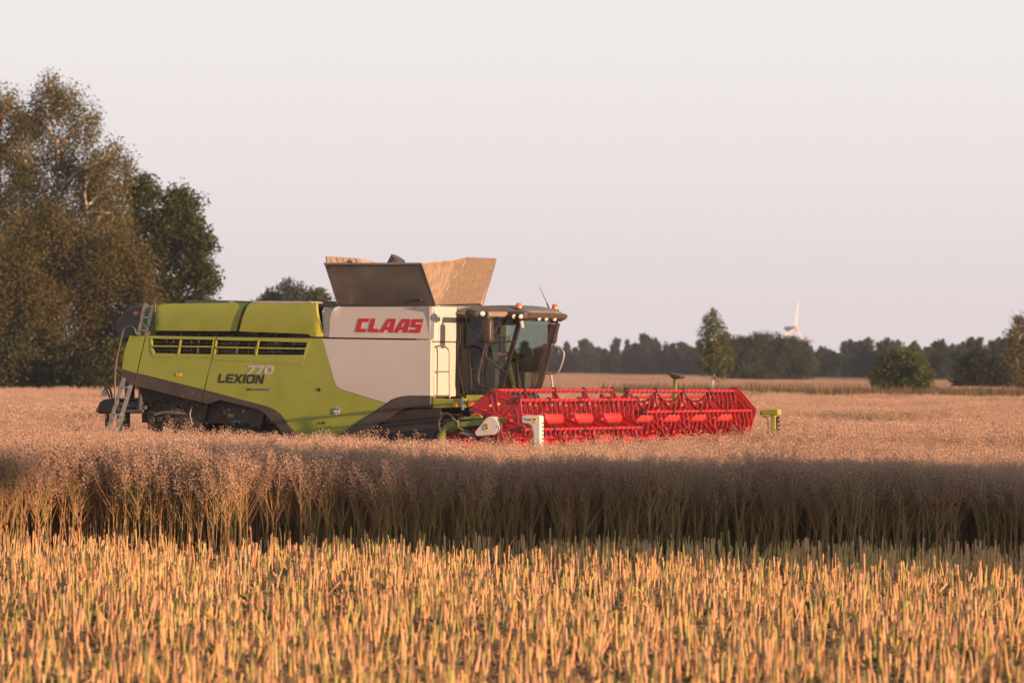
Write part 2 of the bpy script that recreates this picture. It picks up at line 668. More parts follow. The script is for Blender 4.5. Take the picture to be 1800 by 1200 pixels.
def rape_plant(rng, V, F, FP, base=(0, 0), zlow=0.0, pods=1.0, thick=1.0):
    H = rng.uniform(1.12, 1.40)
    bx, by = base
    lean = rng.normal(0, .05, 2)
    def main(z):
        return np.array([bx + lean[0] * z, by + lean[1] * z, z])
    zs = np.linspace(zlow, H - .1, 4)
    stemseg(V, F, [main(z) for z in zs], .0060 * thick, .0026 * thick, 4 if zlow == 0 else 3)
    br = []
    nb = rng.integers(6, 10)
    for b in range(nb):
        z0 = rng.uniform(.34, .88)
        az = b * 2.4 + rng.uniform(-.5, .5)
        top = rng.uniform(H - .34, H)
        ln = max(.2, top - z0)
        sp = rng.uniform(.30, .68) * ln
        p0 = main(z0)
        p1 = p0 + np.array([math.cos(az) * sp * .55, math.sin(az) * sp * .55, ln * .5])
        p2 = p0 + np.array([math.cos(az) * sp, math.sin(az) * sp, ln])
        if p2[2] < zlow:
            continue
        if z0 < zlow:
            t = (zlow - z0) / ln
            p0 = p0 + (p2 - p0) * t
        stemseg(V, F, [p0, p1, p2], .0040 * thick, .0018 * thick)
        br.append((p0, p1, p2))
    br.append((main(H - .45), main(H - .2), main(H)))
    for p0, p1, p2 in br:
        L_ = np.linalg.norm(p2 - p1) + np.linalg.norm(p1 - p0)
        n = int(L_ * .46 / .0165 * pods)
        az0 = rng.uniform(0, 6)
        for k in range(n):
            t = 1 - .46 * k / max(1, n)
            p = (p0 + (p1 - p0) * (t * 2)) if t < .5 else (p1 + (p2 - p1) * (t * 2 - 1))
            az = az0 + k * 2.4
            el = rng.uniform(.25, 1.0)
            d = np.array([math.cos(az) * math.cos(el), math.sin(az) * math.cos(el), math.sin(el)])
            spindle(V, FP, p, d, rng.uniform(.06, .10), .0043 * thick, rng)

def proto(name, V, F, m):
    return npmesh(name, np.array(V), np.array(F), m, link=False)

def two_tone(o, n_stem):
    """stems and pods have their own colour"""
    o.data.materials.append(m_rape)
    mi = np.zeros(len(o.data.polygons), np.int32)
    mi[n_stem:] = 1
    o.data.polygons.foreach_set('material_index', mi)
    return o
rng = np.random.default_rng(11)
full = []
for i in range(9):
    V, F, FP = [], [], []
    rape_plant(rng, V, F, FP)
    full.append(two_tone(proto('plant_%s' % 'abcdefghi'[i], V, F + FP, m_rape2), len(F)))
patch = []
for i in range(3):
    V, F, FP = [], [], []
    for k in range(70):
        rape_plant(rng, V, F, FP, (rng.uniform(-1, 1), rng.uniform(-1, 1)), .62, .5, 1.5)
    patch.append(two_tone(proto('patch_%s' % 'abc'[i], V, F + FP, m_rape2), len(F)))

def edge(x):
    """front edge of the standing crop"""
    return 64.5 + .30 * np.sin(x * .8) + .22 * np.sin(x * 2.1 + 1) + .1 * np.sin(x * 5.3)

def machine_xy(x, y):
    dx, dy = x - P0.x, y - P0.y
    return dx * FV.x + dy * FV.y, -1.65 - (dx * NV.x + dy * NV.y)

def standing(x, y):
    lx, ly = machine_xy(x, y)
    return (y > edge(x)) & ~((np.abs(ly) < 5.65) & (lx < 3.35))

def undul(x, y):
    return .05 * np.sin(x * .21 + y * .13) + .04 * np.sin(x * .6 - y * .33 + 2) + .03 * np.sin(y * .9 + x * .2)

def tram(y, x):
    """wheel tracks left in the crop by the sprayer: two shallow lanes"""
    return (np.abs(y - 83.2 - .02 * x) < .32) | (np.abs(y - 85.1 - .02 * x) < .32)

def field(n_per, x0f, ylo, yhi, seed, margin=2.5):
    rg = np.random.default_rng(seed)
    X, Y = [], []
    wmax = .1125 * yhi + margin
    N = int(n_per * 2 * wmax * (yhi - ylo))
    x = rg.uniform(-wmax, wmax, N)
    y = rg.uniform(ylo, yhi, N)
    k = (np.abs(x) < .1125 * y + margin)
    return x[k], y[k], rg

# near crop, plant by plant
x, y, rg = field(62, 0, 63, 106, 3, 9)
den = np.where(y < 68, 1.0, np.where(y < 90, .40, .3))
k = standing(x, y) & (rg.uniform(size=len(x)) < den) & ~(tram(y, x) & (x > 6.2))
x, y = x[k], y[k]
n = len(x)
h = (.965 - .055 * np.clip((x + 2.5) / 2, 0, 1) * (y < 88) + undul(x, y) + rg.normal(0, .045, n))
tall = rg.uniform(size=n) < .05
h = h + tall * rg.uniform(.04, .12, n)
print('near plants', n)
scatter('rapeseed_crop', np.stack([x, y, np.zeros(n)], 1),
        np.stack([rg.normal(0, .05, n), rg.normal(0, .05, n), rg.uniform(0, 6.28, n)], 1),
        np.stack([np.ones(n), np.ones(n), h], 1), rg.integers(0, 9, n), full,
        'strip of ripe rapeseed standing between the stubble and the harvester', 'crop')
# the same field beyond the harvester
x, y, rg = field(.34, 0, 104, 232, 5, 12)
k = rg.uniform(size=len(x)) < 1
n = len(x)
lane = (np.abs(((y + .05 * x) % 24) - 12) < .9)
scatter('rapeseed_field', np.stack([x, y, -.30 * lane], 1),
        np.stack([np.zeros(n), np.zeros(n), rg.uniform(0, 6.28, n)], 1),
        np.stack([np.ones(n), np.ones(n), 1 + undul(x, y) + rg.normal(0, .02, n)], 1), rg.integers(0, 3, n), patch,
        'ripe rapeseed field stretching away behind the harvester to the trees', 'crop')
# a second field beyond the grass strip
x, y, rg = field(.055, 0, 335, 1130, 6, 15)
k = rg.uniform(size=len(x)) < np.where(y < 480, 1, .6)
x, y = x[k], y[k]
n = len(x)
scatter('distant_rapeseed_field', np.stack([x, y, np.zeros(n)], 1),
        np.stack([np.zeros(n), np.zeros(n), rg.uniform(0, 6.28, n)], 1),
        np.stack([3 * np.ones(n), 3 * np.ones(n), 1 + 1.2 * undul(x * .2, y * .2)], 1), rg.integers(0, 3, n), patch,
        'distant pale field in front of the far wood', 'crop')

# ------------------------------------------------------------------ stubble
m_stub = plantmat('cut stems', [(.57, .30, .125), (.68, .385, .18), (.66, .43, .25), (.45, .25, .12), (.62, .34, .15), (.57, .43, .135), (.36, .37, .10), (.54, .34, .20), (.70, .42, .22), (.46, .43, .13)], .6)
m_litter = plantmat('straw litter', [(.26, .18, .10), (.40, .27, .15), (.33, .23, .13), (.20, .14, .08)], .85)
m_weed = plantmat('green weeds', [(.10, .14, .035), (.14, .18, .045), (.20, .21, .06), (.11, .15, .045)], .7, .2)
stubs = []
rng = np.random.default_rng(5)
for i in range(8):
    V, F = [], []
    r = rng.uniform(.0056, .0108)
    hh = 1.0
    bend = rng.normal(0, .02, 2)
    stemseg(V, F, [np.array([0, 0, -.02]), np.array([bend[0], bend[1], .5]), np.array([bend[0] * 1.4, bend[1] * .6, hh])], r * 1.15, r * .9, 6)
    o = len(V)
    # slanting cut, hollow-looking top
    for k_ in range(6):
        V[o - 6 + k_] = V[o - 6 + k_] + np.array([0, 0, .03 * math.cos(k_ * 1.047 + i)])
    V.append(np.array([bend[0] * 1.4, bend[1] * .6, hh - .01]))
    for k_ in range(6):
        F.append((o - 6 + k_, o - 6 + (k_ + 1) % 6, o))
    if i % 3 == 0:      # a stub of side branch
        z = rng.uniform(.5, .85)
        az = rng.uniform(0, 6.28)
        p = np.array([bend[0], bend[1], z])
        stemseg(V, F, [p, p + np.array([math.cos(az) * .03, math.sin(az) * .03, .16])], .004, .003, 4)
    stubs.append(proto('stub_%s' % 'abcdefgh'[i], V, F, m_stub))
rg = np.random.default_rng(21)
N = 30000
x = rg.uniform(-16.5, 16.5, N)
y = rg.uniform(33, 65.2, N)
# drilled rows run along the edge of the crop, 0.16 m apart
y = np.round(y / .16) * .16 + rg.normal(0, .022, N)
patchy = .68 + .32 * np.sin(x * 1.3 + y * .7) * np.sin(x * .5 - y * .4 + 1)
k = (np.abs(x) < .1125 * y + 8) & (y < edge(x) + .05) & (rg.uniform(size=N) < patchy)
x, y = x[k], y[k]
n = len(x)
print('stubble', n)
tilt = np.where(rg.uniform(size=n) < .09, rg.uniform(.25, 1.1, n), np.abs(rg.normal(0, .10, n)))
az = rg.uniform(0, 6.28, n)
hh = np.clip(rg.normal(.29, .06, n), .10, .46)
wd = rg.uniform(.75, 1.25, n)
scatter('stubble', np.stack([x, y, np.zeros(n)], 1), np.stack([tilt * np.cos(az), tilt * np.sin(az), rg.uniform(0, 6.28, n)], 1),
        np.stack([wd, wd, hh], 1), rg.integers(0, 8, n), stubs,
        'golden cut rapeseed stubble covering the foreground', 'stubble')
lit = []
for i in range(4):
    V, F = [], []
    for q in range(14):
        p = np.array([rng.uniform(-.3, .3), rng.uniform(-.3, .3), rng.uniform(.01, .05)])
        a = rng.uniform(0, 6.28)
        ln = rng.uniform(.06, .34)
        stemseg(V, F, [p, p + np.array([math.cos(a) * ln, math.sin(a) * ln, rng.uniform(-.01, .05)])], .004, .0035, 4)
    lit.append(proto('litter_%s' % 'abcd'[i], V, F, m_litter))
N = 13500
x = rg.uniform(-16.5, 16.5, N); y = rg.uniform(33, 65, N)
k = np.abs(x) < .1125 * y + 8
x, y = x[k], y[k]; n = len(x)
scatter('straw_litter', np.stack([x, y, np.zeros(n)], 1), np.stack([np.zeros(n), np.zeros(n), rg.uniform(0, 6.28, n)], 1),
        np.ones((n, 3)), rg.integers(0, 4, n), lit, 'chopped straw lying on the soil between the stubble stems', 'straw')
weeds = []
for i in range(4):
    V, F = [], []
    for q in range(26):
        a = rng.uniform(0, 6.28)
        ln = rng.uniform(.05, .16)
        el = rng.uniform(.5, 1.3)
        d = np.array([math.cos(a) * math.cos(el), math.sin(a) * math.cos(el), math.sin(el)])
        s_ = np.array([-math.sin(a), math.cos(a), 0]) * rng.uniform(.012, .03)
        p = np.array([rng.uniform(-.05, .05), rng.uniform(-.05, .05), 0])
        o = len(V)
        V += [p, p + d * ln * .55 + s_, p + d * ln * .55 - s_, p + d * ln + np.array([0, 0, -.02])]
        F += [(o, o + 1, o + 2), (o + 1, o + 3, o + 2)]
    weeds.append(proto('weed_%s' % 'abcd'[i], V, F, m_weed))
N = 3900
x = rg.uniform(-16.5, 16.5, N); y = rg.uniform(33, 66, N)
k = (np.abs(x) < .1125 * y + 8) & (np.sin(x * 1.1 + 2) * np.sin(y * .6) + rg.normal(0, .5, N) > -.1)
x, y = x[k], y[k]; n = len(x)
sw = rg.uniform(.5, 1.3, n)
scatter('weeds', np.stack([x, y, np.zeros(n)], 1), np.stack([np.zeros(n), np.zeros(n), rg.uniform(0, 6.28, n)], 1),
        np.stack([sw, sw, sw], 1), rg.integers(0, 4, n), weeds, 'small green weeds growing between the stubble stems', 'weeds')
# tall grass on the strip between the two fields
m_grass = plantmat('verge grass', [(.12, .09, .045), (.08, .09, .032), (.17, .12, .065), (.22, .15, .095)], .8, .15)
tufts = []
for i in range(3):
    V, F = [], []
    for q in range(70):
        a = rng.uniform(0, 6.28)
        ln = rng.uniform(.5, 1.2)
        p = np.array([rng.normal(0, .25), rng.normal(0, .25), 0])
        b = p + np.array([math.cos(a) * ln * .22, math.sin(a) * ln * .22, ln])
        c = (p + b) / 2 + np.array([0, 0, .1])
        s_ = np.array([-math.sin(a), math.cos(a), 0]) * .02
        o = len(V)
        V += [p - s_, p + s_, c + s_, c - s_, b]
        F += [(o, o + 1, o + 2), (o, o + 2, o + 3), (o + 3, o + 2, o + 4)]
    tufts.append(proto('tuft_%s' % 'abc'[i], V, F, m_grass))
N = 5200
x = rg.uniform(-34, 42, N)
y = np.where(x < 6, rg.uniform(236, 252, N), rg.uniform(236, 268, N) + rg.uniform(0, 60, N) * (rg.uniform(size=N) < .3))
sw = rg.uniform(.7, 1.45, N) * np.where(x < 6, .9, 1.1)
scatter('grass_verge', np.stack([x, y, np.zeros(N)], 1), np.stack([np.zeros(N), np.zeros(N), rg.uniform(0, 6.28, N)], 1),
        np.stack([sw * 1.3, sw * 1.3, sw], 1), rg.integers(0, 3, N), tufts, 'tall rough grass on the strip between the two fields', 'grass')

# ------------------------------------------------------------------ trees
def leafmat(name, cols):
    return plantmat(name, cols, .6, .35, per='ISLAND')
LF_BIRCH = leafmat('birch leaves', [(0.0868, 0.0965, 0.027), (0.1401, 0.1327, 0.0351), (0.126, 0.0935, 0.027), (0.0841, 0.1025, 0.027), (0.1961, 0.1432, 0.0473)])
LF_BROWN = leafmat('dry birch leaves', [(0.0819, 0.0769, 0.0216), (0.1256, 0.1035, 0.0256), (0.0627, 0.074, 0.0189), (0.1569, 0.1154, 0.0324)])
LF_OAK = leafmat('oak leaves', [(0.039, 0.0598, 0.0156), (0.065, 0.0858, 0.0208), (0.0494, 0.065, 0.0182), (0.0845, 0.0975, 0.026)])
LF_SHRUB = leafmat('shrub leaves', [(0.0459, 0.0594, 0.0162), (0.081, 0.0891, 0.0243), (0.0675, 0.0675, 0.0216)])
LF_BUSH = leafmat('bush leaves', [(0.0607, 0.0891, 0.0216), (0.1013, 0.1283, 0.0324), (0.0743, 0.1013, 0.027), (0.1215, 0.135, 0.0378)])
LF_DARK = leafmat('dark shrub leaves', [(0.0198, 0.0264, 0.011), (0.033, 0.0396, 0.0154)])
LF_FAR = leafmat('far leaves', [(0.0375, 0.0624, 0.024), (0.06, 0.0832, 0.0336), (0.05, 0.0676, 0.0312)])
LF_PINE = leafmat('conifer needles', [(0.025, 0.0416, 0.0192), (0.04, 0.0546, 0.0264), (0.0562, 0.0598, 0.0312)])
BARK_BIRCH = mat('birch bark', (.60, .50, .40), .7, var=.35, vscale=3, dust=.25, dustcol=(.12, .09, .07), bump=.3, bscale=8, stretch=(1, 1, 3))
BARK_TAN = mat('tan bark', (.34, .23, .145), .85, var=.35, vscale=4, bump=.4, bscale=10)
BARK = mat('dark bark', (.10, .075, .055), .9, var=.35, vscale=4, bump=.5, bscale=10)

def leaves_mesh(rng, C, spread, per, size, squash=(1, 1, 1), droop=0.0):
    """C: cluster centres (N,3), spread (N,), each with 'per' small leaf faces"""
    N = len(C)
    c = np.repeat(C, per, 0)
    s_ = np.repeat(spread, per)[:, None]
    off = rng.normal(0, 1, (N * per, 3))
    r_ = np.linalg.norm(off, axis=1, keepdims=True)
    off = off / r_ * np.minimum(r_, 1.9) * .6
    off = off * np.array(squash) * s_
    if droop:
        off[:, 2] -= np.abs(rng.normal(0, droop, N * per))
    p = c + off
    a = rng.normal(0, 1, (N * per, 3)); a /= np.linalg.norm(a, axis=1, keepdims=True)
    b = np.cross(a, rng.normal(0, 1, (N * per, 3))); b /= np.linalg.norm(b, axis=1, keepdims=True)
    z = size * rng.uniform(.6, 1.3, (N * per, 1))
    V = np.stack([p - a * z, p + b * z * .5, p + a * z, p - b * z * .5], 1).reshape(-1, 3)
    Q = np.arange(N * per * 4).reshape(-1, 4)
    return V, Q

def tree_geo(seed, H, prof, base=.15, n_limb=26, twigs=9, per=26, leaf=.16, spread=.55, squash=(1, 1, 1), droop=0.0,
             tr=.16, rise=.9, lean=(0, 0), wig=.25, thin_top=1.0, limb_w=1.0, forks=0):
    """prof(t) = crown radius at height fraction t; returns wood MB, leaf V, leaf Q"""
    rng = np.random.default_rng(seed)
    wood = MB()
    zt = np.linspace(0, H * .97, 9)
    wx = np.cumsum(rng.normal(0, wig * H / 90, 9)) + lean[0] * (zt / H) ** 1.4
    wy = np.cumsum(rng.normal(0, wig * H / 90, 9)) + lean[1] * (zt / H) ** 1.4
    wx -= wx[0]; wy -= wy[0]
    tp = [Vector((wx[i], wy[i], zt[i])) for i in range(9)]
    wood.tube(tp, [tr * (1.25 if i == 0 else 1) * (1 - .93 * i / 8) for i in range(9)], 8)
    def trunk(z):
        return np.array([np.interp(z, zt, wx), np.interp(z, zt, wy), z])
    C, SP = [], []
    for i in range(n_limb):
        t = base + (1 - base) * ((i + rng.uniform(0, 1)) / n_limb) ** .9
        t = min(t, .985)
        rad = prof(t) * rng.uniform(.62, 1.12)
        az = i * 2.39996 + rng.uniform(-.5, .5)
        z1 = t * H
        z0 = max(base * H * .6, z1 - rad * rise)
        p0 = trunk(z0)
        p3 = trunk(z1) + np.array([math.cos(az) * rad, math.sin(az) * rad, 0])
        p1 = p0 + (p3 - p0) * .35 + np.array([0, 0, rad * .12])
        p2 = p0 + (p3 - p0) * .7 + np.array([0, 0, rad * .16])
        lw = max(.012, tr * .38 * (1 - .75 * t)) * limb_w
        wood.tube([p0, p1, p2, p3], [lw, lw * .7, lw * .45, lw * .15], 5)
        nt_ = max(2, int(twigs * (.5 + rad / max(.1, prof(.5)) * .6)))
        for q in range(nt_):
            u = rng.uniform(.38, 1.05)
            c = p0 + (p3 - p0) * u + np.array([0, 0, rad * .14]) + rng.normal(0, .17 * rad + .08, 3) * np.array([1, 1, .8])
            C.append(c)
            SP.append(spread * rng.uniform(.6, 1.25) * (.6 + .4 * min(1, rad)))
            if q % 2 == 0:
                e = p0 + (p3 - p0) * min(u, .95) * .92
                wood.tube([e, c], [lw * .3, lw * .08], 4, cap=False)
    C.append(trunk(H)); SP.append(spread * .5)
    V, Q = leaves_mesh(rng, np.array(C), np.array(SP), per, leaf, squash, droop)
    return wood, V, Q

def tree(name, label, cat, loc, geo, leafm, barkm, group=None, kind=None):
    wood, V, Q = geo
    t = empty(name, loc)
    tag(t, label, cat, group, kind)
    wood.build('trunk', barkm, t)
    npmesh('crown', V, Q, leafm, t)
    return t

def ground_at(px, Y):
    return ((px - 900) * Y / FPX, Y, 0)
def height_at(px, py, Y):
    hor = 645 + (px - 900) * math.tan(ROLL)
    return CAMH + (hor - py) * Y / FPX

def egg(rmax, lo=.35, tip=.06, low=.35):
    def f(t):
        if t < lo:
            return rmax * (low + (1 - low) * math.sin(t / lo * math.pi / 2))
        u = (t - lo) / (1 - lo)
        return rmax * max(tip, (1 - u ** 2.3) ** .7)
    return f

def lt(px, top, Y, rpx, **k):
    H = height_at(px, top, Y)
    r = rpx * Y / FPX
    return ground_at(px, Y), H, r

# --- the clump at the left
def lobed(seed, H, r, lobes, base=.12, **k):
    """crown built of several rounded masses on forking limbs: (dx, dz, radius) in crown radii / height fractions"""
    rng = np.random.default_rng(seed)
    wood = MB()
    tr = k.get('tr', .25)
    zt = np.linspace(0, H * .8, 7)
    wx = np.cumsum(rng.normal(0, .12, 7)); wx -= wx[0]
    tp = [Vector((wx[i], 0, zt[i])) for i in range(7)]
    wood.tube(tp, [tr * (1 - .8 * i / 6) for i in range(7)], 8)
    C, SP = [], []
    for dx, dz, lr in lobes:
        for rep in range(2):
            c = np.array([dx * r, rng.uniform(-.55, .55) * r * (1 if rep else .4), dz * H])
            s = lr * r
            zb = max(base * H, c[2] - s * 1.6)
            p0 = np.array([np.interp(zb, zt, wx), 0, zb])
            wood.tube([p0, (p0 + c) / 2 + np.array([0, 0, s * .1]), c], [tr * .42, tr * .28, tr * .1], 6)
            n = int(k.get('dens', 30) * max(.35, lr / .45))
            d = rng.normal(0, 1, (n, 3)); d /= np.linalg.norm(d, axis=1, keepdims=True)
            q = c + d * s * rng.uniform(.35, 1.05, (n, 1)) * np.array([1, 1, k.get('flat', .8)])
            q[:, 2] = np.maximum(q[:, 2], .25)
            for a in q:
                C.append(a); SP.append(k.get('spread', .5) * rng.uniform(.6, 1.3))
                if rng.uniform() < .35:
                    wood.tube([c, (c + a) / 2 + rng.normal(0, .08, 3), a], [tr * .12, tr * .07, .008], 4, cap=False)
    V, Q = leaves_mesh(rng, np.array(C), np.array(SP), k.get('per', 36), k.get('leaf', .12), k.get('squash', (1, 1, .8)), k.get('droop', 0))
    return wood, V, Q
B = dict(squash=(.8, .8, 1), droop=.6, leaf=.08, per=60, spread=.62, dens=29, flat=1.0)
loc, H, r = lt(-8, 122, 264, 104)
tree('birch_tree', 'tall birch at the left edge of the photo with bare crooked pale limbs', 'tree', loc,
     lobed(1, H, r, [(-.35, .93, .36), (.15, .90, .34), (.55, .84, .30), (-.7, .80, .36), (.0, .78, .40), (.5, .70, .38), (-.6, .64, .42), (.1, .62, .42), (.65, .55, .40), (-.3, .5, .45), (.3, .42, .45)], .3, tr=.30, **B), LF_BIRCH, BARK_TAN)
loc, H, r = lt(100, 128, 258, 112)
tree('birch_tree', 'tallest airy birch of the left clump with a pale upright trunk', 'tree', loc,
     lobed(2, H, r, [(-.15, .945, .28), (.15, .93, .26), (-.38, .88, .28), (.42, .86, .30), (.0, .80, .34), (-.5, .74, .34), (.6, .74, .30), (.2, .70, .36), (-.2, .64, .38), (.65, .62, .36), (-.6, .56, .4), (.2, .55, .42), (.7, .48, .40), (-.1, .42, .45)], .3, tr=.27, **B), LF_BIRCH, BARK_BIRCH)
loc, H, r = lt(168, 240, 255, 85)
tree('birch_tree', 'thin-crowned birch leaning right over the oak', 'tree', loc,
     lobed(3, H, r, [(.35, .95, .24), (.05, .90, .28), (.62, .90, .18), (.35, .83, .30), (-.3, .80, .34), (.1, .72, .38), (.5, .72, .34), (-.4, .62, .4), (.3, .58, .42)], .35, tr=.2, **{**B, 'per': 34}), LF_BIRCH, BARK_BIRCH)
W = dict(squash=(.9, .9, 1), droop=.7, leaf=.085, per=54, spread=.66, dens=32, flat=.95)
low = [(0, .92, .34), (-.4, .82, .40), (.4, .80, .40), (0, .70, .45), (-.7, .62, .42), (.7, .62, .42), (0, .50, .5), (-.6, .42, .5), (.6, .40, .5), (0, .28, .55), (-.7, .2, .5), (.7, .2, .5), (0, .1, .5)]
loc, H, r = lt(205, 392, 250, 78)
tree('birch_tree', 'lower drooping brown-green birch beside the oak', 'tree', loc, lobed(4, H, r, low, .06, tr=.16, **W), LF_BROWN, BARK_TAN)
loc, H, r = lt(92, 345, 250, 92)
tree('birch_tree', 'dense drooping brown birch in front of the tall ones', 'tree', loc, lobed(5, H, r, low, .05, tr=.17, **W), LF_BROWN, BARK_TAN)
loc, H, r = lt(6, 405, 249, 88)
tree('birch_tree', 'low drooping birch at the left edge under the tallest crowns', 'tree', loc, lobed(6, H, r, low, .05, tr=.16, **W), LF_BROWN, BARK_TAN)
loc, H, r = lt(290, 314, 262, 84)
tree('oak_tree', 'dark green oak with a lobed crown rising behind the harvester tail', 'tree', loc,
     lobed(7, H, r, [(-.48, .93, .36), (-.62, .80, .36), (-.1, .80, .34), (.30, .90, .32), (.45, .80, .34), (.75, .72, .28), (.1, .68, .42), (-.5, .66, .42), (.6, .60, .36), (.85, .55, .22), (-.8, .55, .4), (0, .52, .45), (.6, .45, .40), (-.5, .38, .5), (.2, .32, .5), (.8, .36, .3), (-.6, .2, .5), (.5, .18, .5)],
           .12, tr=.28, squash=(1, 1, .7), leaf=.12, per=44, spread=.62, dens=34, flat=.95), LF_OAK, BARK)
for px, top, Y, rp, sd, lm, lb in ((18, 598, 246, 55, 31, LF_SHRUB, 'low green shrub under the leftmost birch'),
                                   (82, 585, 247, 60, 32, LF_SHRUB, 'leafy shrub under the tall pale-trunked birch'),
                                   (134, 632, 244, 36, 33, LF_DARK, 'small dark shrub at the field edge left of the harvester'),
                                   (195, 600, 246, 55, 34, LF_SHRUB, 'olive shrub behind the rear ladder of the harvester'),
                                   (262, 575, 248, 70, 35, LF_SHRUB, 'shrub under the dark oak')):
    loc, H, r = lt(px, top, Y, rp)
    tree('shrub', lb, 'shrub', loc, tree_geo(sd, H, egg(r, .35, .3, .9), .04, 22, 9, 34, .12, .6, (1, 1, .8), 0, .06, .5), lm, BARK)
loc, H, r = lt(520, 503, 400, 75)
tree('round_tree', 'round tree crown showing over the green engine covers', 'tree', loc,
     lobed(41, H, r, [(-.1, .9, .5), (.45, .84, .42), (-.6, .84, .35), (0, .7, .6), (.7, .7, .4), (-.7, .65, .45), (.2, .5, .6), (-.4, .4, .6), (.6, .4, .6)], .15, tr=.22, leaf=.16, spread=.7, per=40, dens=24, flat=.7), LF_FAR, BARK)
# --- right-hand side
loc, H, r = lt(1255, 540, 300, 39)
tree('birch_tree', 'slim lone birch with a white trunk standing in the open field', 'tree', loc,
     lobed(51, H, r, [(0, .95, .22), (-.15, .88, .36), (.2, .82, .42), (-.4, .78, .36), (.1, .72, .55), (-.35, .64, .5), (.45, .62, .5), (0, .55, .6), (.5, .5, .45), (-.45, .47, .42), (.25, .42, .4)], .36, tr=.11, leaf=.07, spread=.30, per=26, dens=13, flat=1.0, squash=(.8, .8, 1), droop=.25), LF_BUSH, BARK_BIRCH)
loc, H, r = lt(1585, 617, 312, 52)
tree('round_bush', 'round dark green bush alone at the edge of the field', 'bush', loc,
     lobed(52, H, r, [(0, .85, .5), (-.45, .78, .42), (.45, .76, .45), (0, .6, .6), (-.65, .55, .42), (.65, .52, .45), (0, .35, .6), (-.6, .3, .5), (.6, .28, .5), (0, .12, .6)], .03, tr=.09, leaf=.09, spread=.4, per=44, dens=22, flat=.85), LF_BUSH, BARK)
loc, H, r = lt(1794, 552, 330, 34)
tree('birch_tree', 'slender weeping birch at the right edge of the photo', 'tree', loc,
     lobed(53, H, r, [(-.1, .95, .28), (.2, .86, .4), (-.4, .8, .4), (.3, .7, .5), (-.4, .62, .5), (.4, .5, .5), (-.3, .42, .5), (.2, .3, .45)], .2, tr=.1, leaf=.085, spread=.36, per=34, dens=14, flat=1.0, squash=(.8, .8, 1), droop=.35), LF_BIRCH, BARK_BIRCH)
for px, top, sd, rp, lb in ((1712, 624, 54, 32, 'dark rounded shrub left of the weeping birch at the right edge'),
                            (1752, 634, 55, 24, 'smaller dark shrub next to the weeping birch at the right edge')):
    loc, H, r = lt(px, top, 400, rp)
    tree('dark_shrub', lb, 'shrub', loc, tree_geo(sd, H, egg(r, .4, .35, .95), .04, 24, 9, 34, .15, .6, (1, 1, .8), 0, .07, .5), LF_DARK, BARK)
for px, top, sd, rp, lb in ((1302, 594, 56, 34, 'grey-green tree just right of the lone birch'),
                            (1345, 585, 57, 42, 'broad grey-green tree in front of the far wood below the wind turbine'),
                            (1394, 592, 58, 38, 'tree at the right of the broad clump below the wind turbine')):
    loc, H, r = lt(px, top, 610, rp)
    tree('field_tree', lb, 'tree', loc, lobed(sd, H, r, [(-.2, .88, .45), (.35, .84, .42), (0, .7, .55), (-.6, .66, .42), (.65, .62, .42), (0, .5, .6), (-.6, .4, .5), (.6, .38, .5), (0, .25, .6), (-.5, .15, .5), (.5, .12, .5)], .08, tr=.2, leaf=.15, spread=.7, per=34, dens=16, flat=.8), LF_FAR, BARK)
# --- the far wood, tree by tree
kinds = []
for sd, lm, pf, kw in ((61, LF_FAR, egg(1.0, .5, .3, .85), dict(leaf=.11, spread=.32)), (62, LF_FAR, egg(.85, .45, .2, .9), dict(leaf=.11, spread=.3)),
                       (63, LF_PINE, egg(.6, .15, .08, .9), dict(leaf=.10, spread=.24)), (64, LF_PINE, egg(.75, .4, .2, .8), dict(leaf=.10, spread=.28)),
                       (65, LF_DARK, egg(1.1, .5, .3, .9), dict(leaf=.12, spread=.34))):
    wd_, V, Q = tree_geo(sd, 3.0, pf, .05, 30, 7, 22, squash=(1, 1, .85), tr=.06, **kw)
    t = tree('forest_tree', 'x', 'tree', (0, 0, 0), (wd_, V, Q), lm, BARK)
    kinds.append(t)
rg2 = random.Random(3)
names = ['round-headed dark tree of the far wood along the horizon', 'narrow dark tree of the far wood along the horizon',
         'pointed conifer of the far wood along the horizon', 'bushy conifer of the far wood along the horizon',
         'darkest spreading tree of the far wood along the horizon']
tops = [(420, 612), (900, 606), (945, 603), (1000, 602), (1060, 603), (1100, 594), (1140, 592), (1165, 598), (1205, 602), (1270, 590), (1300, 592), (1420, 606),
        (1450, 610), (1490, 604), (1530, 597), (1570, 599), (1620, 604), (1680, 602), (1730, 598), (1780, 598), (1860, 600)]
used = set()
px = 790
while px < 1850:
    for layer in range(2):
        q = px + rg2.uniform(-6, 6)
        top = 3 + float(np.interp(q, [a for a, b in tops], [b for a, b in tops])) + rg2.uniform(-7, 9) + (layer == 0) * rg2.uniform(4, 22)
        Y = np.interp(q, [420, 900, 1850], [1110, 1090, 590]) + layer * 22 + rg2.uniform(-8, 8)
        H = height_at(q, top, Y)
        if q < 1230:
            i = rg2.choice([2, 2, 3, 3, 0, 4])
        else:
            i = rg2.choice([0, 1, 4, 0, 3, 1])
        o = kinds[i] if i not in used else copy_tree(kinds[i])
        used.add(i)
        o.location = ground_at(q, Y)
        s_ = H / 3.0
        wsc = rg2.uniform(.8, 1.15) * (Y * 30 / FPX) / (2.1) * (1.25 if i in (0, 1, 4) else 1.05)
        o.scale = (wsc, wsc, s_)
        o.rotation_euler = (0, 0, rg2.uniform(0, 6.28))
        tag(o, names[i], 'tree', ['round trees of the far wood', 'narrow trees of the far wood', 'pointed conifers of the far wood', 'bushy conifers of the far wood', 'dark spreading trees of the far wood'][i])
    px += 13
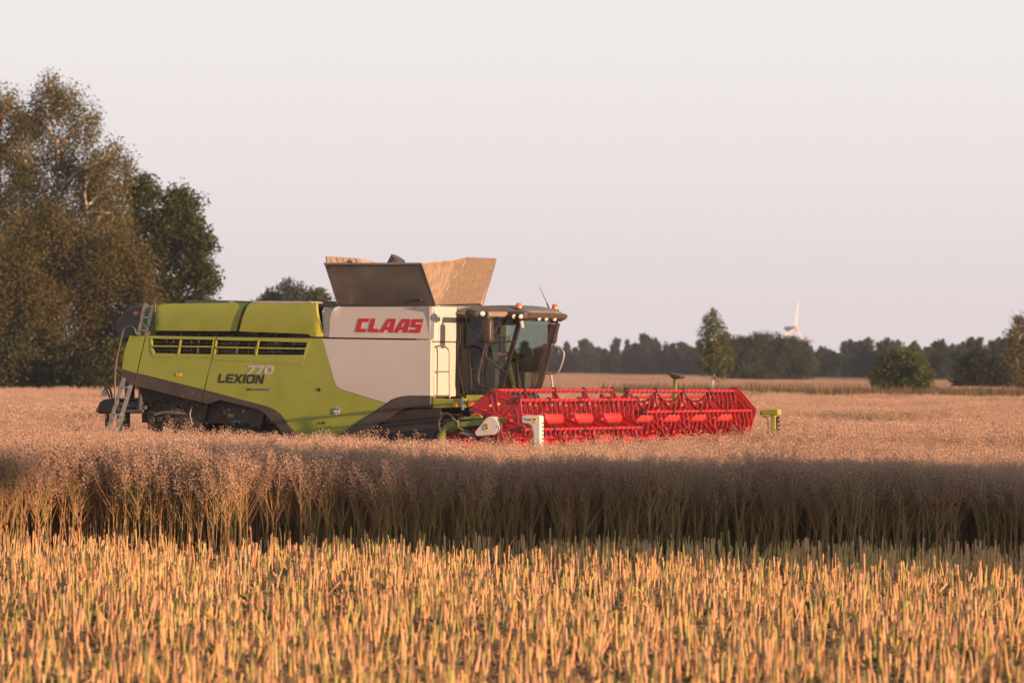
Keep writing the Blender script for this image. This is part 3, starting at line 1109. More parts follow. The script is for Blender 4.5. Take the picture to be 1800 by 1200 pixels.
# --- unseen shrubs added right of the frame, sized to cast shade along the crop edge
SHD = Vector((math.cos(R(SUN_AZ)), -math.sin(R(SUN_AZ)), 0))
UV = Vector((math.sin(R(SUN_AZ)), math.cos(R(SUN_AZ)), 0))
hedge = tree('shade_shrub', 'dense shrub of an unseen hedge right of the stubble field, sized for its shade', 'shrub', (0, 0, 0),
             tree_geo(71, 5.0, egg(1.9, .4, .6, .95), .03, 60, 12, 44, .14, .7, (1, 1, .8), 0, .1, .5), LF_SHRUB, BARK, 'unseen hedge shading the crop edge')
for i in range(6):
    o = hedge if i == 0 else copy_tree(hedge)
    u = 52.4 + i * 2.0
    p = UV * u + SHD * 7.0
    o.location = p
    o.rotation_euler = (0, 0, i * 1.3)
    o.scale = (1, 1, (6.25, 5.95, 5.6, 5.35, 5.2, 5.1)[i] / 5.2)

p = UV * 47.5 + SHD * 7.0  # unseen tree added to throw shade high on the left crop face
tree('shade_tree', 'slim unseen tree with a small high crown added to shade the crop face', 'tree', p,
     lobed(72, 6.7, 1.2, [(-.5, .955, .5), (.5, .95, .5), (0, .965, .5), (.8, .94, .35), (-.8, .94, .35)], .6, tr=.05, leaf=.1, spread=.28, per=40, dens=30, flat=.45), LF_SHRUB, BARK)

# ------------------------------------------------------------------ wind turbines
TURB = mat('turbine white', (.54, .48, .47), .6)
def turbine(loc, hub, bl, yaw, spin, label):
    t = empty('wind_turbine', loc, yaw)
    tag(t, label, 'wind turbine')
    MB().lathe((0, 0, 0), [(hub * .045, 0), (hub * .024, hub * .98)], n=16).build('tower', TURB, t)
    n_ = MB().rbox((bl * .02, 0, hub), (bl * .36, bl * .13, bl * .13), .5).build('nacelle', TURB, t)
    hubx = bl * .28
    MB().ball((hubx, 0, hub), (bl * .09, bl * .075, bl * .075)).build('hub', TURB, t)
    for k in range(3):
        a = spin + k * 2 * math.pi / 3
        d = Vector((0, math.sin(a), math.cos(a)))
        c = Vector((0, math.cos(a), -math.sin(a)))
        b = MB()
        secs = []
        for u, ch, th in ((.05, .05, .05), (.2, .095, .035), (.5, .065, .02), (.8, .04, .012), (1, .012, .006)):
            p = Vector((hubx, 0, hub)) + d * (bl * u)
            secs.append([p + c * bl * ch * .35 , p + Vector((1, 0, 0)) * bl * th * .6, p - c * bl * ch * .65, p - Vector((1, 0, 0)) * bl * th * .6])
        vs = [q for s_ in secs for q in s_]
        fs = [(i * 4 + j, i * 4 + (j + 1) % 4, i * 4 + 4 + (j + 1) % 4, i * 4 + 4 + j) for i in range(4) for j in range(4)]
        fs += [(3, 2, 1, 0), (16, 17, 18, 19)]
        b.add(vs, fs).build('blade', TURB, t)
    return t
Yt = 1500
turbine(ground_at(1386, Yt), height_at(1386, 577, Yt), 55 * Yt / FPX, R(-40), R(9), 'white wind turbine rising behind the wood on the right')
Yt = 1900
turbine(ground_at(458, Yt), height_at(458, 527, Yt), 28 * Yt / FPX, R(-60), R(2), 'tiny faint wind turbine in the sky beyond the engine covers')
# ------------------------------------------------------------------ combine harvester
root = empty('combine_harvester', P0 - NV * 1.65, -TH)
tag(root, 'green and white combine harvester with a wide red header working through the rapeseed', 'combine harvester')

def clamp(a, lo=0.0, hi=1.0):
    return max(lo, min(hi, a))
def side_bulge(x, z):
    return .045 * (1 - ((z - 2.3) / 1.15) ** 2)

# --- body core
core = MB()
core.box((-3.9, 0, 2.45), (6.2, 2.64, 2.0))
core.box((-1.75, 0, 2.6), (2.2, 3.0, 2.1))
core.box((-3.3, 0, 1.25), (6.0, 1.9, .9))
core.box((-6.7, 0, 2.75), (.6, 2.6, 1.3))
core.box((-4.6, 0, 3.4), (3.7, 2.5, .5))
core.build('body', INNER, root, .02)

# --- near side, rear (green) panels
vent1 = [(267.6, 594.8), (376.2, 597), (372.5, 622.5), (272.5, 620.5), (268.6, 612)]
vent2 = [(381.6, 597.2), (541.3, 601.8), (535.6, 623.6), (378.2, 622.6)]
rear_pan = [(229, 589.2), (255.6, 589.6), (241.4, 655.3), (216, 648.2), (220, 618)]
mid_pan = [(257.8, 589.6), (380.2, 592), (371, 641), (360, 684.5), (243.8, 655.4)]
front_pan = [(382.6, 592), (567, 594.6), (582, 646), (588, 667), (592, 677.5), (596, 682), (602, 685), (680, 709),
             (640, 735.5), (596, 764.8), (575, 780), (540, 780), (517, 757), (507, 744.5), (496, 728), (484, 719), (468, 713), (420, 700.5), (362, 685), (372, 641)]
p_rear = MB().plate(poly(rear_pan), (), 0, side_bulge, .05).build('rear_panel', GREEN, root)
p_mid = MB().plate(poly(mid_pan), (poly(vent1),), 0, side_bulge, .05).build('service_door', GREEN, root)
p_frt = MB().plate(poly(front_pan), (poly(vent2),), 0, side_bulge, .05).build('service_door', GREEN, root)
# raised vent surround, slats and ribs
def surround(par, outer, inner, name):
    MB().plate(poly(outer), (poly(inner),), .008, side_bulge, .035).build(name, GREEN, par)
surround(p_mid, [(264.5, 593.6), (377.2, 595.9), (373.4, 629), (273, 627.2), (268, 622)], vent1, 'vent_frame')
surround(p_frt, [(380.8, 596.1), (545.6, 600.2), (533, 641), (376.2, 632)], vent2, 'vent_frame')
for par, rails in ((p_mid, [((268.5, 608.0), (375, 609.2))]), (p_frt, [((380, 610), (539, 612.6))])):
    for a, b in rails:
        m = MB()
        m.bar(L(*a, .03), L(*b, .03), .03, .03)
        m.build('vent_slat', GREEN, par)
    m = MB()
    for dy in (-6.5, 7.0):
        m.bar(L(rails[0][0][0], rails[0][0][1] + dy, -.06), L(rails[0][1][0], rails[0][1][1] + dy, -.06), .02, .014)
    m.build('vent_grille', TRIM, par)
for par, x0 in ((p_mid, 318), (p_frt, 455)):
    m = MB()
    m.bar(L(x0, 597, .035), L(x0 - 5, 625, .035), .035, .03)
    m.build('vent_rib', GREEN, par)
eng = MB()
for k in range(26):
    x = -6.4 + k * .14
    eng.tube([(x, -1.40 - .03 * (k % 3), 2.7), (x + .03 * (k % 4), -1.42, 3.2)], .012 + .008 * (k % 3), 6)
for k in range(7):
    z = 2.84 + .06 * k
    eng.tube([(-6.5, -1.38, z), (-2.95, -1.38, z - .02)], .012, 6)
eng.box((-3.2, -1.38, 3.25), (.8, .1, .5))
eng.lathe((-5.0, -1.33, 2.98), [(.2, 0), (.2, .08)], (0, -1, 0), 20)
eng.lathe((-4.0, -1.33, 2.98), [(.16, 0), (.16, .09)], (0, -1, 0), 20)
eng.build('engine', mat('engine parts', (.10, .085, .075), .5, .4, var=.5, vscale=6, dust=.4, dustcol=(.2, .15, .11)), root)
m = MB()
m.box((-4.35, -1.5, 2.62), (4.2, .05, .1))
m.build('sill_beam', GREEN_DK, root)
# handle strip between the doors, black hem below the panels
hem1 = [(216, 648.6), (241.3, 655.7), (237, 676.5), (226, 671), (220.3, 665.5)]
hem2 = [(242.2, 655.9), (360, 685.2), (356.6, 706.8), (238, 677)]
hem3 = [(361.4, 685.5), (420, 701.2), (468, 713.6), (483.5, 719.6), (496.5, 729), (510.5, 750), (520, 764), (503, 768), (489.5, 750), (468, 727.2), (459, 719.7),
        (390, 702.6), (366, 710), (358, 707)]
for h in (hem1, hem2, hem3):
    MB().plate(poly(h), (), .02, side_bulge, .16).build('lower_trim', TRIM, root)
# --- white side
arch_out = [(596, 766.5), (640, 736.8), (681.5, 709.2), (690, 703), (699, 699), (709, 696.8), (720, 695.8), (758.5, 695.5)]
arch_in = [(758.5, 716), (732, 716.4), (720, 717), (711, 719), (696, 725.5), (668, 744), (632, 770)]
MB().plate(poly(arch_out + arch_in + [(592, 772)]), (), .05, None, .30).build('wheel_arch', TRIM, root, .012)
low_white = [(567.6, 595.2), (758.2, 598.2), (758.2, 694.8), (720, 695), (709, 696), (699, 698.2), (689, 702.2), (681, 708.4), (602.6, 684.4), (596.6, 681.4), (592.6, 677), (588.6, 666.5), (582.6, 645.5)]
p_lw = MB().plate(poly(low_white), (), 0, side_bulge, .05).build('side_panel', WHITE, root)
ZT = 3.745
def top_round(x, z):
    r = .16
    t = clamp((z - (ZT - r)) / r)
    return -(r - math.sqrt(max(0, r * r - (t * r) ** 2))) - .02 * clamp((z - 3.1) / .6)
up_white = [(578.2, 592.6), (579.5, 559), (582, 548), (586, 539.6), (592, 536.8), (764, 536.8), (762.4, 595.4)]
p_uw = MB().plate(poly(up_white), (), 0, top_round, .05).build('upper_side_panel', WHITE, root)
grey_pan = [(562, 537.2), (588, 537.2), (582, 541), (579, 550), (577, 562), (576, 592.2), (567, 592)]
MB().plate(poly(grey_pan), (), -.05, top_round, .05).build('filler_panel', WHITE, root)
fc = MB()
plan = [(-.585, -1.648), (-.535, -1.635), (-.49, -1.60), (-.46, -1.53), (-.445, -1.4), (-.385, -.86), (-.9, -.86), (-.9, -1.60)]
fc.prism([(a, b) for a, b in plan], 2.03, 3.06, 'z')
fc.prism([(a, b) for a, b in plan], 3.075, 3.735, 'z')
fc.build('front_corner_panel', CREAM, root, .015)
# mirrored far side
for o in (p_mid, p_frt, p_lw, p_uw):
    c = o.copy()
    COL.objects.link(c)
    c.scale.y = -1
# --- engine covers above the green panels
def cover_fn(x0, x1, zt, r=.16, base=0):
    def f(x, z):
        t = clamp((z - (zt - r)) / r)
        v = -(r - math.sqrt(max(0, r * r - (t * r) ** 2)))
        u = clamp((x - (x1 - .10)) / .10)
        v -= .10 - math.sqrt(max(0, .01 - (u * .10) ** 2))
        u = clamp(((x0 + .10) - x) / .10)
        v -= .10 - math.sqrt(max(0, .01 - (u * .10) ** 2))
        return v + .02 * math.sin((z - 3.2) * 5)
    return f
c1 = [(287, 533.6), (433.5, 531.6), (425, 556), (417, 582), (277, 581), (273, 577), (272.4, 571), (275, 556), (279, 541), (282, 536)]
q = poly(c1)
MB().plate(q, (), .05, cover_fn(min(a for a, b in q), 99, max(b for a, b in q), .14), .06, .07).build('engine_cover', GREEN, root)
c2 = [(438, 530.6), (550, 530.4), (555, 535), (558, 552), (563.6, 591.4), (547, 591.4), (541, 586.8), (420.5, 582.2), (428, 556)]
q = poly(c2, .09)
MB().plate(q, (), .09, cover_fn(-99, max(a for a, b in q), max(b for a, b in q) + .02, .16), .08, .07).build('engine_cover', GREEN, root)
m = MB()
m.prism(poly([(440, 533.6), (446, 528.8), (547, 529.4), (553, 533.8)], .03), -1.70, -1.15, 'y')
m.build('cover_top', mat('pale top strip', (.46, .42, .39), .5, var=.1, dust=.4), root, .03)  # paler strip set along the top of the front cover
deck = MB()
zd = XZ(430, 534)[1] - .03
deck.box((-4.55, 0, zd - .02), (3.9, 2.7, .08))
deck.build('engine_deck', mat('dusty deck', (.40, .36, .33), .6, var=.1, dust=.3), root, .02)
m = MB()
a, b = L(341, 531.6, -1.0), L(421, 528.6, -1.0)
m.box(((a.x + b.x) / 2, -.4, (a.z + b.z) / 2 - .03), (b.x - a.x, 1.3, .1))
m.build('air_intake_screen', DKGREY, root, .03)
m = MB()
a, b = L(556, 531.5, -.4), L(592, 531.5, -.4)
m.bar(a, b, .06, .05)
m.bar(L(556, 536, -.2), L(765, 540, -.2), .1, .06)
m.build('tank_rail', BLACK, root)
# --- lettering
def letters(defs, origin, hgt, shear, par, name, m, gap=.14, base=.004, yfn=None, label=None, rise=0.0, wide=1.0):
    """block letters laid on the side panel; origin = (x, z) of the lower left corner"""
    mb = MB()
    u = 0
    for d in defs:
        w_, loops = d
        def tr(p):
            X = u + p[0] * wide + p[1] * shear
            return (origin[0] + X * hgt, origin[1] + p[1] * hgt + rise * X * hgt)
        o, hs = loops[0], loops[1:]
        mb.plate([tr(p) for p in o], [[tr(p) for p in h] for h in hs], base, yfn, .008, .05 if yfn else .2)
        u += w_ * wide + gap
    return mb.build(name, m, par, label=label)
C_ = (.84, [[(.07, 0), (.80, 0), (.80, .26), (.35, .26), (.35, .74), (.80, .74), (.80, 1), (.07, 1), (0, .93), (0, .07)]])
L_ = (.80, [[(.07, 0), (.78, 0), (.78, .26), (.35, .26), (.35, 1), (0, 1), (0, .07)]])
A_ = (.98, [[(-.06, 0), (.29, 0), (.36, .2), (.62, .2), (.62, 0), (.97, 0), (.97, .93), (.90, 1), (.33, 1)], [(.42, .42), (.62, .42), (.62, .80), (.52, .80)]])
S_ = (.84, [[(0, 0), (.77, 0), (.84, .07), (.84, .56), (.77, .63), (.35, .63), (.35, .75), (.84, .75), (.84, 1), (.07, 1), (0, .93), (0, .45), (.07, .38), (.49, .38), (.49, .25), (0, .25)]])
hC = (L(640, 559.6).z - L(640, 584.0).z)
wpx = L(744, 583).x - L(624, 583).x
tot = wpx / hC
letters([C_, L_, A_, A_, S_], XZ(624, 583.6), hC, .26, p_uw, 'lettering', REDLET, .10, .006, top_round, wide=(tot - .26 - .4) / (.84 + .8 + .98 * 2 + .84), rise=-.006)
def rr(x0, y0, x1, y1, r, n=4):
    out = []
    for cx, cy, a0 in ((x1 - r, y0 + r, -90), (x1 - r, y1 - r, 0), (x0 + r, y1 - r, 90), (x0 + r, y0 + r, 180)):
        for k in range(n + 1):
            a = R(a0 + 90 * k / n)
            out.append((cx + r * math.cos(a), cy + r * math.sin(a)))
    return out
t_ = .23
Lx = (.95, [[(.12, 0), (.95, 0), (.95, t_), (.27, t_), (.27, 1), (0, 1), (0, .12), (.04, .04)]])
Ex = (1.0, [[(.12, 0), (1, 0), (1, t_), (.27, t_), (.27, .39), (.96, .39), (.96, .61), (.27, .61), (.27, .77), (1, .77), (1, 1), (.12, 1), (.03, .97), (0, .88), (0, .12), (.03, .03)]])
Xx = (1.15, [[(-.05, 0), (.28, 0), (.57, .34), (.86, 0), (1.2, 0), (.76, .5), (1.2, 1), (.86, 1), (.57, .66), (.28, 1), (-.05, 1), (.38, .5)]])
Ix = (.28, [[(0, 0), (.27, 0), (.27, 1), (0, 1)]])
Ox = (1.2, [rr(0, 0, 1.2, 1, .28), rr(.27, t_, .93, 1 - t_, .12)])
Nx = (1.15, [[(0, 0), (.27, 0), (.27, .66), (.80, 0), (1.12, 0), (1.12, 1), (.85, 1), (.85, .36), (.32, 1), (0, 1)]])
hL = L(430, 657.6).z - L(430, 673.6).z
wl = (L(464, 672).x - L(384.5, 672).x) / hL
letters([Lx, Ex, Xx, Ix, Ox, Nx], XZ(384.8, 672.4), hL, .24, p_frt, 'lettering', DKLET, .15, .006, side_bulge, wide=(wl - .75) / 5.73, rise=-.012)
S7 = (1.0, [[(.08, 0), (.40, 0), (1.0, .76), (1.0, 1), (0, 1), (0, .76), (.66, .76)]])
O0 = (1.15, [rr(0, 0, 1.15, 1, .3), rr(.27, t_, .88, 1 - t_, .13)])
h7 = L(450, 642.4).z - L(450, 657.6).z
w7 = (L(481, 657).x - L(435, 657).x) / h7
letters([S7, S7, O0], XZ(434.6, 657.2), h7, .24, p_frt, 'lettering', GREYLET, .16, .006, side_bulge, wide=(w7 - .32) / 3.15, rise=-.004)

def textpart(txt, a, b, out, par, m, shear=0.3, name='lettering', vert=False, font_scale=1.0):
    """small print: a font outline turned into a mesh, laid on the side between survey points a and b (base line ends)"""
    cu = bpy.data.curves.new(name, 'FONT')
    cu.body = txt
    cu.size = 1
    cu.shear = shear
    cu.extrude = 0.0
    ob = bpy.data.objects.new(name, cu)
    COL.objects.link(ob)
    dg = bpy.context.evaluated_depsgraph_get()
    me = bpy.data.meshes.new_from_object(ob.evaluated_get(dg))
    bpy.data.objects.remove(ob)
    vs = [v.co.copy() for v in me.vertices]
    x0, x1 = min(v.x for v in vs), max(v.x for v in vs)
    A, B = L(*a, out), L(*b, out)
    k = (B - A).length / (x1 - x0)
    d = (B - A).normalized()
    for v in me.vertices:
        p = A + d * ((v.co.x - x0) * k) + Vector((0, 0, 1)) * v.co.y * k * font_scale
        v.co = p
    me.materials.clear()
    me.materials.append(m)
    o = bpy.data.objects.new(name, me)
    COL.objects.link(o)
    o.parent = par
    return o
textpart('APS HYBRID', (708.5, 686.2), (747.5, 686.2), .035, p_lw, mat('grey print', (.16, .14, .13), .5), .3, font_scale=1.25)
bd = MB().plate(poly([(437, 682.2), (475, 682.2), (476, 684), (475, 685.8), (437, 685.8), (436, 684)]), (), .006, side_bulge, .01, .1).build('badge', DKLET, p_frt)
textpart('CEMOS AUTOMATIC', (438.5, 685.2), (474.5, 685.2), .055, p_frt, GREYLET, .3, font_scale=1.0)
# stickers, bolts
def disc(px, py, r, out, par, name, m, th=.006):
    p = L(px, py, out)
    return MB().lathe(p, [(r, -th), (r, 0)], (0, -1, 0), 20).build(name, m, par)
def rect(px0, py0, px1, py1, out, par, name, m, th=.008):
    a, b = L(px0, py0, out), L(px1, py1, out)
    return MB().box(((a.x + b.x) / 2, a.y + th / 2, (a.z + b.z) / 2), (abs(b.x - a.x), th, abs(a.z - b.z))).build(name, m, par)
st = disc(591.7, 722.2, .067, .05, p_frt, 'round_sticker', mat('sticker film', (.62, .66, .72), .4))
rect(587.5, 717.5, 596, 720.5, .056, p_frt, 'sticker_print', BLUEST)
rect(588, 724, 590.2, 726, .056, p_frt, 'sticker_print', REDLET)
rect(591.5, 724, 595, 725.6, .056, p_frt, 'sticker_print', REDLET)
disc(568.7, 742.7, .028, .05, p_frt, 'bolt', BLACK, .02)
m = MB()
p = L(561.2, 684.6, .05)
m.box(p, (.075, .012, .022)); m.box(p + Vector((0, .001, 0)), (.022, .012, .075))
m.build('latch', DKLET, p_frt)
m = rect(309.5, 655.5, 319, 661, .055, p_mid, 'warning_sticker', YELLOW)
textpart('!', (313, 660.4), (314.2, 660.4), .06, p_mid, DKLET, 0, font_scale=1)
# --- rear: hood, lamp, ladder, rails, tail frame
hood = MB()
hp = poly([(250, 536), (240, 535.6), (226, 538.5), (215, 548.5), (204, 562), (199.3, 572), (202.5, 587), (211.5, 601), (218, 598), (236, 587), (252, 585)], -.35)
hood.prism(hp, -1.25, 1.25, 'y')
hood.build('rear_hood', DKGREY, root, .04)
m = MB()
a = L(262, 536, -.2)
m.prism(poly([(247, 536), (280, 536.5), (274, 582), (268, 590), (236, 590)], -.12), -1.45, 1.45, 'y')
m.build('rear_cowl', GREEN_DK, root, .02)
m = MB()
p = L(240, 551.8, -.1)
m.ball(p, (.06, .05, .055)); m.build('rear_lamp', AMBER, root)
lad = empty('rear_ladder', (0, 0, 0), 0, root)
lo, up = .12, -.02
def rail(mb, pts, out, r=.018, n=8, k=5):
    mb.tube(smoothpath([L(a, b, out) for a, b in pts], k), r, n)
m = MB()
m.bar(L(257.5, 533, up), L(243, 588, up), .07, .03, (0, 1, 0)); m.build('ladder_rail', STEEL, lad)
m = MB()
m.bar(L(269.5, 537, up), L(257, 589, up), .07, .03, (0, 1, 0)); m.build('ladder_rail', STEEL, lad)
m = MB()
m.bar(L(218, 664, lo), L(190, 755, lo), .075, .03, (0, 1, 0)); m.build('ladder_rail', STEEL, lad)
m = MB()
m.bar(L(230.5, 676, lo), L(205.5, 757, lo), .075, .03, (0, 1, 0)); m.build('ladder_rail', STEEL, lad)
for (x0, y0, x1, y1, o_) in ((251, 557.5, 264, 557.5, up), (246, 580.5, 259, 580.5, up), (217.5, 680, 229, 680.5, lo), (212.5, 699, 223.5, 699.5, lo), (204, 728, 214, 728.5, lo), (199, 738, 210, 739, lo), (195.5, 752, 207, 753, lo)):
    m = MB()
    A, B = L(x0, y0, o_), L(x1, y1, o_)
    m.bar(A, B, .10, .028)
    m.build('ladder_rung', STEEL, lad)
m = MB()
a1, a2, a3 = L(168, 754.5, lo + .1), L(192, 768, lo + .25), L(214, 760, lo)
m.tube([a1, L(190, 756, lo - .25)], .025, 6); m.tube([a1, a2], .03, 6); m.tube([a2, a3], .02, 6)
m.build('ladder_foot', DKGREY, lad)
hr = MB()
rail(hr, [(203, 713), (202, 690), (202, 660), (205, 632), (212, 600), (217, 580), (222, 574.5), (229, 573.5), (236, 577), (239, 587)], .16)
hr.build('handrail', mat('brown rail', (.10, .075, .06), .45, .3, dust=.2), root)
hr2 = MB()
rail(hr2, [(247, 562), (250, 545), (254, 532), (260, 528), (267, 529), (272.5, 535), (272.5, 549)], .08)
rail(hr2, [(247, 562), (254, 573), (261, 582), (262.5, 588)], .08)
hr2.build('handrail', bpy.data.materials['brown rail'], root)
tail = MB()
tail.prism(poly([(183, 702), (201, 699), (203, 700), (203, 724), (181, 727), (174, 727), (171, 722), (176, 707)], -.35), -1.35, 1.1, 'y')
tl = tail.build('tail_frame', BLACK, root, .03)
m = MB().lathe(L(172.8, 720.6, -.32), [(.045, 0), (.04, .05)], (-1, -.6, 0), 14).build('tail_reflector', AMBER, tl)
m = MB()
rail(m, [(197, 699), (194, 686), (190.5, 682), (186, 681.5), (184.5, 685)], -.3, .022)
rail(m, [(193, 699), (190, 690), (187, 684.5)], -.3, .018)
m.build('lamp_bracket', BLACK, tl)
m = MB().box(L(183.4, 690, -.3), (.11, .03, .11)).build('tail_marker', GREYLET, tl)
m = MB()
m.box(L(188.5, 737, -.4), (.07, .05, .36)); m.build('tail_post', BLACK, tl)
m = MB().box(L(187.3, 731, -.36), (.05, .03, .09)).build('tail_marker', AMBER, tl)
fr = MB()
fr.bar(L(203, 709, -.1), L(257, 716, -.1), .09, .07)
fr.bar(L(203, 713, .1), L(213, 722, .1), .06, .07)
fr.bar(L(210, 722, .05), L(252, 722, .05), .07, .06)
fr.bar(L(222, 701, -.1), L(252, 701, -.1), .04, .04)
fr.bar(L(222, 708, -.1), L(252, 708, -.1), .04, .04)
fr.bar(L(247, 676, -.05), L(246, 722, -.05), .07, .06)
fr.box(L(217, 742, -.4), (.14, .3, .55))
fr.box(L(228, 690, -.5), (.12, .2, .4))
fr.build('ladder_frame', DKGREY, root, .01)
# --- straw chopper and running gear under the rear
ch = MB()
chp = poly([(257, 684), (366, 710), (352, 770), (340, 790), (262, 790), (258, 740), (255, 700)], -.25)
ch.prism(chp, -1.40, 1.3, 'y')
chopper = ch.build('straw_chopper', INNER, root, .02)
for px, py, r in ((296, 747, .11), (325, 744, .075), (268, 738, .06)):
    p = L(px, py, -.2)
    MB().lathe(p, [(r, 0), (r, .05), (r * .82, .05), (r * .78, .01), (r * .3, .01), (r * .28, .07), (.01, .07)], (0, -1, 0), 20).build('pulley', mat('worn pulley', (.17, .15, .13), .5, .5, dust=.5, dustcol=(.2, .14, .1)), chopper)
m = MB()
for dy in (0, 2.5):
    m.tube(smoothpath([L(271, 727 + dy, -.17), L(290, 723 + dy, -.17), (L(315, 724 + dy, -.17)), L(330, 727 + dy, -.17)], 4), .009, 6)
m.tube(smoothpath([L(338, 715, -.17), L(334, 728, -.15), L(338, 745, -.17)], 4), .012, 6)
m.build('hydraulic_hose', CHROME, chopper)
for k in range(34):
    r_ = random.Random(k)
    px, py = r_.uniform(258, 355), r_.uniform(692, 775)
    if py < 684 + (px - 257) * .26 + 6:
        continue
    p = L(px, py, -.21)
    MB().rbox(p, (r_.uniform(.05, .3), .07, r_.uniform(.04, .16)), .4, 5).build('chopper_fitting', INNER, chopper)
def wheel(cx, cy, r, wd, name):
    e = empty(name, (0, 0, 0), 0, root)
    t = MB()
    prof = [(r * .55, -wd / 2), (r * .9, -wd / 2), (r * .98, -wd * .42), (r, -wd * .3), (r, wd * .3), (r * .98, wd * .42), (r * .9, wd / 2), (r * .55, wd / 2)]
    t.lathe((cx, cy, r), prof, (0, -1, 0), 40)
    for k in range(22):
        for s_ in (-1, 1):
            a = 2 * math.pi * (k + (.5 if s_ > 0 else 0)) / 22
            rot = Matrix.Rotation(-a, 3, 'Y') @ Matrix.Rotation(s_ * .7, 3, 'X')
            t.box((cx + math.sin(-a) * -r * 1.0, cy + s_ * wd * .24, r + math.cos(a) * r * 1.0), (.05, wd * .5, .09), Matrix.Rotation(a, 3, 'Y') @ Matrix.Rotation(s_ * .6, 3, 'Z'))
    t.build('tyre', RUBBER, e)
    MB().lathe((cx, cy, r), [(r * .56, wd * .2), (r * .56, wd * .42), (r * .5, wd * .42), (r * .3, wd * .2), (r * .1, wd * .22), (.01, wd * .22)], (0, -1, 0), 28).build('rim', WHITE, e)
    return e
wheel(-4.75, -1.25, .72, .55, 'rear_wheel')
wheel(-4.75, 1.25, .72, .55, 'rear_wheel')
# dark guard ahead of the rear wheel with its markings
gd = MB()
gd.plate(poly([(372, 702), (392, 700), (458, 720), (448, 752), (440, 790), (405, 790), (396, 752)]), (), -.22, None, .06)
gp = gd.build('axle_guard', mat('dark guard', (.05, .042, .04), .6, var=.2, dust=.35, dustcol=(.16, .11, .08)), root, .01)
rect(401, 727, 411, 733, -.215, gp, 'warning_sticker', mat('dusty yellow', (.35, .26, .02), .6))
disc(427.6, 722.4, .028, -.215, gp, 'reflector', AMBER)
m = MB()
for a, b in (((411, 740), (421, 740)), ((421, 740), (421, 750)), ((421, 750), (411, 750)), ((411, 750), (411, 740))):
    m.bar(L(*a, -.215), L(*b, -.215), .008, .008)
m.build('guard_outline', GREYLET, gp)
un = MB()
un.box((-3.55, 0, 1.35), (2.0, 2.3, .5))
un.prism(poly([(455, 720), (500, 752), (520, 790), (440, 790)], -.4), -1.2, 1.2, 'y')
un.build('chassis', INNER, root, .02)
# --- front crawler tracks
def track(sy, flat):
    e = empty('track_unit', (0, 0, 0), 0, root)
    y0, y1 = sy - .36, sy + .36
    # belt outline: triangle with rounded corners
    cs = [(-1.75, .42, .40), (.45, .42, .40), (-.35, 1.05, .52)]
    pts = []
    for i, (cx, cz, r) in enumerate(cs):
        a, b = cs[i - 1], cs[(i + 1) % 3]
        n = 10
        d0 = math.atan2(cz - a[1], cx - a[0]) - math.pi / 2
        d1 = math.atan2(b[1] - cz, b[0] - cx) - math.pi / 2
        while d1 < d0:
            d1 += 2 * math.pi
        for k in range(n + 1):
            t = d0 + (d1 - d0) * k / n
            pts.append((cx + r * math.cos(t), cz + r * math.sin(t)))
    cxm, czm = -.5, .62
    inner = [(cxm + (x - cxm) * .93, czm + (z - czm) * .91) for x, z in pts]
    b = MB()
    n = len(pts)
    vs = [(x, y0, z) for x, z in pts] + [(x, y1, z) for x, z in pts] + [(x, y0, z) for x, z in inner] + [(x, y1, z) for x, z in inner]
    fs = []
    for i in range(n):
        j = (i + 1) % n
        fs += [(i, j, n + j, n + i), (2 * n + j, 2 * n + i, 3 * n + i, 3 * n + j), (i, 2 * n + i, 2 * n + j, j), (n + i, n + j, 3 * n + j, 3 * n + i)]
    b.add(vs, fs)
    per = []
    for i in range(n):
        a_, c_ = Vector(pts[i]), Vector(pts[(i + 1) % n])
        k = max(1, int((c_ - a_).length / .16))
        per += [(a_.lerp(c_, t / k), (c_ - a_).normalized()) for t in range(k)]
    for p_, d_ in per:
        ang = math.atan2(d_.y, d_.x)
        b.box((p_.x, sy, p_.y), (.05, .70, .07), Matrix.Rotation(-ang, 3, 'Y'))
    b.build('track_belt', RUBBER, e)
    for cx, cz, r in ((-1.75, .42, .34), (.45, .42, .34), (-.35, 1.05, .46), (-1.0, .3, .2), (-.45, .3, .2)):
        MB().lathe((cx, sy, cz), [(r, -.3), (r, .3), (r * .8, .3), (r * .7, .24), (.08, .24), (.08, .32), (.01, .32)], (0, -1, 0), 28).build('track_roller', BLACK, e)
    m = MB()
    m.prism([(-1.9, .5), (.5, .5), (-.1, 1.1), (-.6, 1.1)], sy - .2, sy + .2, 'y')
    m.build('track_frame', BLACK, e)
    return e
track(-1.2, 0)
track(1.2, 0)
m = MB()
m.plate(poly([(632, 790), (668, 745), (697, 727), (712, 720), (732, 717.5), (775, 717.5), (772, 790)], -.06), (), -.06, None, .06)
tg = m.build('track_guard', mat('track guard', (.026, .022, .021), .6, var=.2, dust=.3, dustcol=(.12, .08, .055)), root, .01)
disc(746.5, 763.5, .03, -.055, tg, 'reflector', AMBER)

